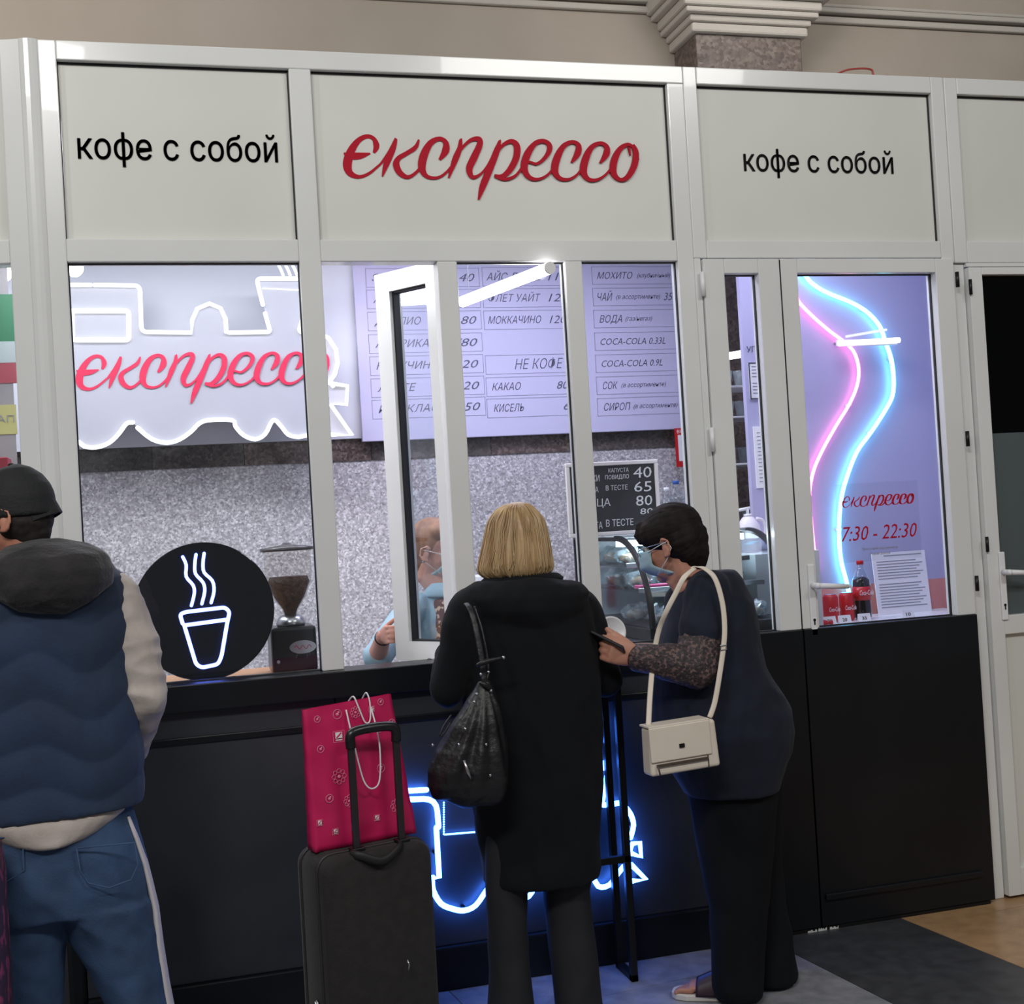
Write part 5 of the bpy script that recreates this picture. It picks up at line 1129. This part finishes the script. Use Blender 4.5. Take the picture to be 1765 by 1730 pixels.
s = M(); s.ell(A((0, -.01, .134)), (.008, .008, .005), mm_); s.build('cap_button', capm, mn, smooth=True)
s = M(); rg = []
for i in range(13):
    u = -1+2*i/12; x = .062*u; b0 = -.112+.040*u*u; z0 = .035-.018*u*u
    rg.append([A((x, b0+.012, z0+.034)), A((x, b0-.020*(1-u*u*.8), z0-.036)), A((x, b0-.017*(1-u*u*.8), z0-.038)), A((x, b0+.014, z0+.028))])
s.loft(rg); s.build('cap_peak', capm, mn, smooth=False, bevel=.001)

# ---- dark-haired woman leaning to the window
YD = -.52
dw = thing('person', PZ(1290, 1715), 'woman with short black hair and face mask holding a phone, leaning to the window', 'person')
dl = lambda x, y, dy=0: P(x, y, YD+dy)
dcn = dl(1158, 936, .02); dm = HM(134, -14)
torso = [(968, 1200, 1246, .05), (985, 1172, 1268, .08), (1010, 1160, 1284, .11), (1040, 1152, 1297, .13), (1080, 1142, 1306, .145), (1120, 1132, 1311, .15), (1155, 1124, 1318, .15), (1190, 1120, 1342, .16), (1225, 1120, 1361, .17), (1262, 1126, 1368, .175), (1295, 1140, 1363, .17), (1330, 1162, 1350, .165), (1360, 1180, 1342, .155)]
near = [(1320, 1176, 1345, .14), (1400, 1192, 1336, .12), (1480, 1206, 1330, .105), (1560, 1224, 1323, .09), (1640, 1226, 1316, .085), (1695, 1228, 1314, .09), (1714, 1234, 1313, .085)]
far = [(1320, 1190, 1352, .12, -.42), (1400, 1215, 1346, .11, -.40), (1500, 1245, 1346, .10, -.39), (1600, 1285, 1362, .10, -.40), (1684, 1290, 1375, .11, -.41)]
s = M(); head(s, dcn, dm, [dl(1176, 992, .02), dl(1200, 1022, .0)])
rings(s, shrink(torso[1:], .86), YD); rings(s, shrink(near, .72), YD); rings(s, shrink(far, .72), YD)
s.ell(dl(1186, 1012, 0), (.050, .060, .042))
dsh, de, dwr = dl(1222, 1020, -.08), dl(1200, 1148, -.15), dl(1098, 1133, -.13)
s.limb([dsh, (dsh+de)/2, de], [.062, .056, .050]); s.limb([de, (de+dwr)/2, dwr], [.050, .040, .028])
df = (dl(1056, 1121, -.12)-dwr); hand(s, dwr, df, (-.25, .75, .15), (0.15, .1, 1), (38, 42, 30), thumb=(.9, .38, .3))
dsh2, de2, dw2 = dl(1180, 1035, .14), dl(1160, 1142, .20), dl(1150, 1128, .02); s.limb([dsh2, de2], [.055, .042]); s.limb([de2, dw2], [.042, .028]); hand(s, dw2, (-.6, .8, .0), (-1, 0, 0), (0, 0, 1), (50, 50, 30), thumb=(.9, .1, .1), k=.9)
h1, t1 = PZ(1300, 1722), PZ(1166, 1716); h2, t2 = PZ(1352, 1688), PZ(1222, 1692)
for hh, tt in ((h1, t1), (h2, t2)):
    d = (tt-hh); L = d.length; d.normalize(); e = Vector((-d.y, d.x, 0)); up = Vector((0, 0, 1)); rg = []
    for t, w, z in ((.0, .020, .045), (.08, .030, .06), (.3, .032, .075), (.5, .036, .055), (.72, .042, .034), (.82, .040, .028)): rg.append([hh+d*(L*t)+e*(w*math.cos(a))+up*(.022+z*.5*(1+math.sin(a))) for a in [2*math.pi*i/14 for i in range(14)]])
    s.loft(rg); s.limb([hh+d*.035+up*.06, hh+d*.03+up*.11], [.034, .034])
    for i in range(5): b = hh+d*(L*(.80-.02*abs(i-1)))+e*(.034-.017*i)+up*.030; s.limb([b, b+d*(.036-.004*i)+up*.002, b+d*(.050-.005*i)-up*.006], [.0095-.0006*i]*3, 8)
fuse(s, 'body', skin3, dw, .0048, 3); face(dw, dcn, dm, '1c1614', '2e211b')
topm = mat('navy_top', '131824', .85, spec=.3, var='1a2030', vs=6, bump=.1, bs=160, sheen=.04)
tt_ = [(r[0],)+tuple(r[1:]) for r in torso]
s = M(); rings(s, [(985, 1186, 1266, .085), (1000, 1172, 1278, .105)]+torso[3:], YD); dmid = dsh+(de-dsh)*.58; s.limb([dsh, dmid], [.074, .0745]); s.limb([dsh2, (dsh2+de2)/2], [.066, .060]); fuse(s, 'top', topm, dw, .007, 4, fold(.007, (9, 9, 12), .002))
lace = mat('sequined_lace', '2f2629', .6, var='6b5450', vs=95, vdet=3, bump=.6, bs=120, lo=.5, hi=.62)
s = M(); s.limb([dsh+(de-dsh)*.5, de+Vector((.0, 0, -.004))], [.066, .068]); s.limb([de, de+(dwr-de)*.5, dwr+(dwr-de).normalized()*-.005], [.068, .056, .042]); fuse(s, 'sleeve', lace, dw, .006, 3, fold(.008, (16, 16, 16), .003), label='sequined lace sleeve')
s = M(); s.limb([(dsh2+de2)/2, de2], [.058, .052]); s.limb([de2, dw2], [.052, .040]); fuse(s, 'sleeve', lace, dw, .007, 3, fold(.008, (16, 16, 16)))
dtr = mat('black_trousers', '07090d', .9, spec=.25, var='0c0f14', vs=5)
s = M(); rings(s, near, YD); fuse(s, 'trouser_leg', dtr, dw, .007, 4, fold(.010, (7, 7, 6))); s = M(); rings(s, far, YD); fuse(s, 'trouser_leg', dtr, dw, .008, 4, fold(.010, (7, 7, 6)))
for hh, tt in ((h1, t1), (h2, t2)):
    d = (tt-hh); L = d.length; d.normalize(); e = Vector((-d.y, d.x, 0)); up = Vector((0, 0, 1)); s = M(); rg = []
    for t, w in ((-.04, .018), (.0, .030), (.3, .034), (.6, .044), (.85, .050), (.98, .040), (1.05, .018)): rg.append([hh+d*(L*t)+e*w*a+up*b for a, b in ((-1, .001), (1, .001), (1.02, .022), (-1.02, .022))])
    s.loft(rg); so = s.build('sandal_sole', mat('white_sole', 'cfcac4', .6), dw, bevel=.004)
    s = M(); n = 14
    rg = []
    for t in (.46, .50, .60, .68, .72):
        hgt = .078-.075*(t-.46)*1.6; rg.append([hh+d*(L*t)+e*(.050*math.cos(a))+up*(.018+hgt*math.sin(a)) for a in [math.pi*i/n for i in range(n+1)]]+[hh+d*(L*t)+e*(.047*math.cos(a))+up*(.018+(hgt-.004)*math.sin(a)) for a in [math.pi*i/n for i in range(n, -1, -1)]])
    s.loft(rg); s.build('sandal_strap', mat('maroon_strap', '33202a', .4), dw, smooth=True)
hm2 = mat('black_hair', '0b0807', .75, spec=.25, var='1a110e', vs=26, vdet=5, stretch=(1, 1, .15))
A = lambda v: dcn+dm @ Vector(v)
s = M()
for v, r in (((0, -.014, .042), (.086, .106, .090)), ((0, -.045, .0), (.082, .080, .085)), ((0, -.060, -.035), (.066, .058, .070)), ((0, -.058, -.075), (.045, .040, .040)), ((0, .050, .055), (.066, .052, .052)), ((-.045, .045, .045), (.038, .040, .045)), ((.045, .045, .045), (.038, .040, .045))): s.ell(A(v), r, dm)
for i in range(9):
    x = -.060+.015*i; s.limb([A((x*.8, .07, .08)), A((x, .097-.35*abs(x)**1.2, .048)), A((x*1.05, .100-.5*abs(x)**1.2, .026+.006*(i % 2)))], [.016, .012, .006], 8)
def hd2(p, n):
    q = dm.transposed() @ (p-dcn); a = math.atan2(q.z-.04, q.x); return .0022*noise.noise(Vector((a*16, q.y*9, q.z*9)))+.0015*noise.noise(p*60)
fuse(s, 'hair', hm2, dw, .0045, 3, hd2)
mask(dw, dcn, dm, '9db9c6')
s = M()
for x in (-1, 1):
    s.tube([A((x*.032+.022*math.cos(a), .100, -.002+.017*math.sin(a))) for a in [2*math.pi*i/16 for i in range(17)]], .0012, 6)
    s.tube([A((x*.054, .098, .004)), A((x*.072, .05, .006)), A((x*.080, -.005, .004)), A((x*.080, -.02, -.008))], .0014, 6)
s.tube([A((-.010, .101, .0)), A((0, .105, .003)), A((.010, .101, .0))], .0012, 6); gl = s.build('glasses', steel, dw, smooth=True)
for x in (-1, 1): s = M(); s.lathe(A((x*.032, .100, -.002)), [(.0205, 0), (.0205, .0012)], 20, ax=tuple(dm @ Vector((0, 1, 0)))); s.build('lens', glass('lens', 'dfe3ea', 1, 0, 1.5), gl)
# phone in her hand
ph = A; pc = dwr+df.normalized()*.085+Vector((-.004, .01, .020)); s = M(); dx = Vector((-.62, .62, .42)).normalized(); dy_ = Vector((.1, -1, .1)); dy_ = (dy_-dx*dy_.dot(dx)).normalized(); dz_ = dx.cross(dy_)
ph = thing('phone', pc, 'dark smartphone held in left hand of the dark-haired woman', 'phone'); s.obox(pc, dx*.060, dy_*.033, dz_*.0045); s.build('case', mat('phone_case', '16171a', .35), ph, bevel=.003)
s = M(); s.obox(pc+dz_*(.005 if dz_.z > 0 else -.005), dx*.055, dy_*.029, dz_*.0006); s.build('screen', mat('phone_screen', '0b0c0f', .08), ph)
# white crossbody bag
cbg = thing('crossbody_bag', dl(1170, 1333, -.24), 'cream crossbody bag with flap and long strap on hip of the dark-haired woman', 'bag')
crm = mat('cream_leather', 'e0d5c7', .45, var='d8ccbd', vs=4); ol = dl(1170, 1285, -.23); bu = (P(1236, 1240, -.75)-P(1108, 1258, -.75)); bu.z = bu.z; bx = Vector((math.cos(R(3)), math.sin(R(3)), .035)).normalized(); bn = Vector((math.sin(R(3)), -math.cos(R(3)), 0)); bz = bx.cross(-bn).normalized(); bz = bz if bz.z > 0 else -bz
bc_ = P(1172, 1286, -.76); W2, H2, D2 = .110, .072, .032
def bb(x, y, z): return bc_+bx*x-bn*y+bz*z
def bbox(x0, x1, y0, y1, z0, z1, nm, m, par, bv=.006, taper=0):
    s = M(); s.loft([[bb(x0-taper, y0, z0), bb(x1+taper, y0, z0), bb(x1+taper, y1, z0), bb(x0-taper, y1, z0)], [bb(x0, y0, z1), bb(x1, y0, z1), bb(x1, y1, z1), bb(x0, y1, z1)]]); return s.build(nm, m, par, bevel=bv, smooth=False, seg=3)
bbox(-W2, W2, -D2, D2, -H2, H2, 'body', crm, cbg, .010, .006)
bbox(-W2-.004, W2-.022, -D2-.006, -D2+.004, -H2*.42, H2+.002, 'flap', crm, cbg, .004); bbox(-W2-.004, W2-.022, -D2-.004, D2, H2, H2+.007, 'flap_top', crm, cbg, .003)
bbox(-W2+.012, W2-.036, -D2-.007, -D2-.002, -H2*.62, -H2*.50, 'zip_line', mat('dark_zip', '4a4038', .5), cbg, .001)
s = M(); s.tube([bb(-W2+.014, -D2-.008, -H2*.56), bb(-W2+.018, -D2-.010, -H2*.95)], .0025, 6); s.build('zip_puller', mat('dark_zip', '4a4038'), cbg, smooth=True)
bbox(-.020, -.003, -D2-.010, -D2-.005, .004, .016, 'clasp', blackm, cbg, .001)
bbox(W2-.037, W2-.034, -D2-.002, -D2+.002, -H2*.98, -H2*.45, 'seam', mat('dark_zip', '4a4038'), cbg, 0)
s = M(); s.tube([bb(W2-.004, -.012, H2*.55), bb(W2+.002, -.012, H2*.95), bb(W2+.006, .0, H2*1.02), bb(W2+.004, .006, H2*.5), bb(W2-.002, -.004, H2*.3), bb(W2-.004, -.012, H2*.55)], .0022, 6); s.build('buckle', blackm, cbg, smooth=True)
def strap(pts, nm='strap', w=.0085):
    q = [Vector(v) for v in smoothpts([tuple(v) for v in pts], 6)]; s = M(); s.tube(q, w, 8, flat=.28, ref=(1, -.2, 0)); s.build(nm, crm, cbg, smooth=True)
strap([bb(-W2+.012, 0, H2), P(1121, 1190, -.72), P(1127, 1130, -.65), P(1136, 1085, -.65), P(1148, 1055, -.68), P(1166, 1020, -.69), P(1180, 994, -.69), P(1197, 979, -.66)])
strap([P(1192, 981, -.655), P(1203, 977, -.665), P(1217, 981, -.685), P(1233, 998, -.705), P(1245, 1038, -.72), P(1249, 1080, -.73), P(1247, 1115, -.735), P(1240, 1165, -.745), P(1232, 1210, -.75), bb(W2-.002, 0, H2)], 'strap')
s = M(); p_ = P(1247, 1115, -.74); s.tube([p_+Vector((-.010, 0, .006)), p_+Vector((.010, 0, .006)), p_+Vector((.010, 0, -.008)), p_+Vector((-.010, 0, -.008)), p_+Vector((-.010, 0, .006))], .0018, 6); s.build('strap_slider', steel, cbg)

# ---- worker inside, behind the open sash
YW = .72
wk = thing('person', Vector((P(780, 1100, YW+.02).x, YW+.02, 0)), 'kiosk worker in light blue shirt, floral apron and face mask holding the open sash', 'person')
wc = P(752, 948, YW); wm = HM(-40, -8)
def wl_(x, y, dy=0): return P(x, y, YW+dy)
wt_ = [(1012, 742, 806, .06), (1028, 722, 838, .09), (1050, 708, 856, .11), (1090, 704, 862, .12), (1160, 708, 860, .125), (1260, 712, 860, .13), (1350, 712, 864, .13)]
s = M(); head(s, wc, wm, [wl_(768, 1020)]); rings(s, shrink(wt_, .86), YW)
rings(s, [(1340, 720, 856, .11), (1420, 724, 854, .10), (1490, 735, 845, .08)], YW)
bx_ = P(780, 1300, YW).x
for x in (-.08, .08): s.limb([Vector((bx_+x, YW, .62)), Vector((bx_+x, YW, .35)), Vector((bx_+x, YW, .07))], [.075, .055, .042]); s.limb([Vector((bx_+x, YW, .05)), Vector((bx_+x, YW-.14, .04))], [.04, .032])
ws, we, ww = wl_(716, 1045, -.02), P(650, 1130, .60), Vector((.808, .435, P(674, 1096, .4).z))
s.limb([ws, (ws+we)/2, we], [.05, .045, .040]); s.limb([we, ww], [.040, .028]); hand(s, ww, (-.02, -1, .12), (1, .1, 0), (0, .1, 1), (12, 72, 30), thumb=(.7, .5, .5), k=.88)
ws2 = wl_(846, 1050); we2 = wl_(868, 1150); s.limb([ws2, we2], [.05, .04]); ww2 = we2+Vector((-.12, -.2, .04)); s.limb([we2, ww2], [.04, .028]); hand(s, ww2, (-.3, -1, 0), (0, 0, -1), (1, 0, 0), (20, 25, 20))
fuse(s, 'body', skin2, wk, .005, 3); face(wk, wc, wm, '6a4a38', '4a5a60')
shb = mat('light_blue_shirt', '9fbccb', .8, var='8fafc0', vs=6)
s = M(); rings(s, wt_, YW); s.limb([ws, (ws+we)/2, we], [.062, .060, .056]); s.ell(we, (.056,)*3); s.limb([ws2, we2], [.062, .055]); fuse(s, 'shirt', shb, wk, .007, 3, fold(.009, (12, 12, 14), .002))
s = M(); rings(s, [(1004, 742, 792, .075), (1014, 734, 812, .095), (1026, 730, 828, .105)], YW-.01); fuse(s, 'collar', shb, wk, .006, 2, fold(.006))
flo = mat('floral_apron', '5b322c', .8, var='d8b8a0', vs=42, vdet=1, lo=.56, hi=.60)
s = M(); rings(s, [(1030, 742, 818, .10), (1060, 736, 840, .115), (1160, 730, 852, .13), (1280, 728, 856, .135), (1420, 728, 858, .13)], YW-.022); fuse(s, 'apron', flo, wk, .008, 3, fold(.004))
for x in (-.06, .06): s = M(); shoe(s, Vector((bx_+x, YW+.06, 0)), Vector((bx_+x, YW-.17, 0))); s.build('shoe', white, wk, smooth=True)
s = M(); rings(s, [(1400, 722, 856, .12), (1480, 730, 850, .11)], YW)
for x in (-.08, .08): s.limb([Vector((bx_+x, YW, .62)), Vector((bx_+x, YW, .12))], [.085, .06])
fuse(s, 'trousers', trs, wk, .009, 3)
A = lambda v: wc+wm @ Vector(v)
s = M()
for v, r in (((0, -.022, .046), (.080, .096, .086)), ((0, -.050, .0), (.076, .070, .080)), ((0, -.060, -.045), (.056, .050, .060)), ((.040, .030, .080), (.045, .050, .035)), ((-.040, .030, .080), (.045, .050, .035)), ((0, -.105, .03), (.032, .032, .032))): s.ell(A(v), r, wm)
fuse(s, 'hair', mat('strawberry_hair', '7c5238', .5, var='a87858', vs=30, stretch=(1, 1, .2)), wk, .005, 3, fold(.004, (50, 50, 12)))
mask(wk, wc, wm, 'b3cfd2')
s = M(); s.lathe(ww+(we-ww).normalized()*.02, [(.031, -.004), (.033, 0), (.031, .004)], 20, ax=tuple((ww-we).normalized())); s.build('wristband', mat('dark_band', '2a2024', .5), wk, smooth=True)
s = M(); s.ell(A((.086, -.012, -.045)), (.004,)*3); s.build('earring', steel, wk, smooth=True)
# ring of keys hooked on the bottom of the open sash
s = M(); q = P(740, 1140, .07); s.tube([q+Vector((.010*math.cos(a), 0, .010*math.sin(a))) for a in [2*math.pi*i/16 for i in range(17)]], .0016, 6); s.build('key_ring', blackm, smooth=True, label='small black ring at foot of the open sash beside blonde woman', cat='ring')
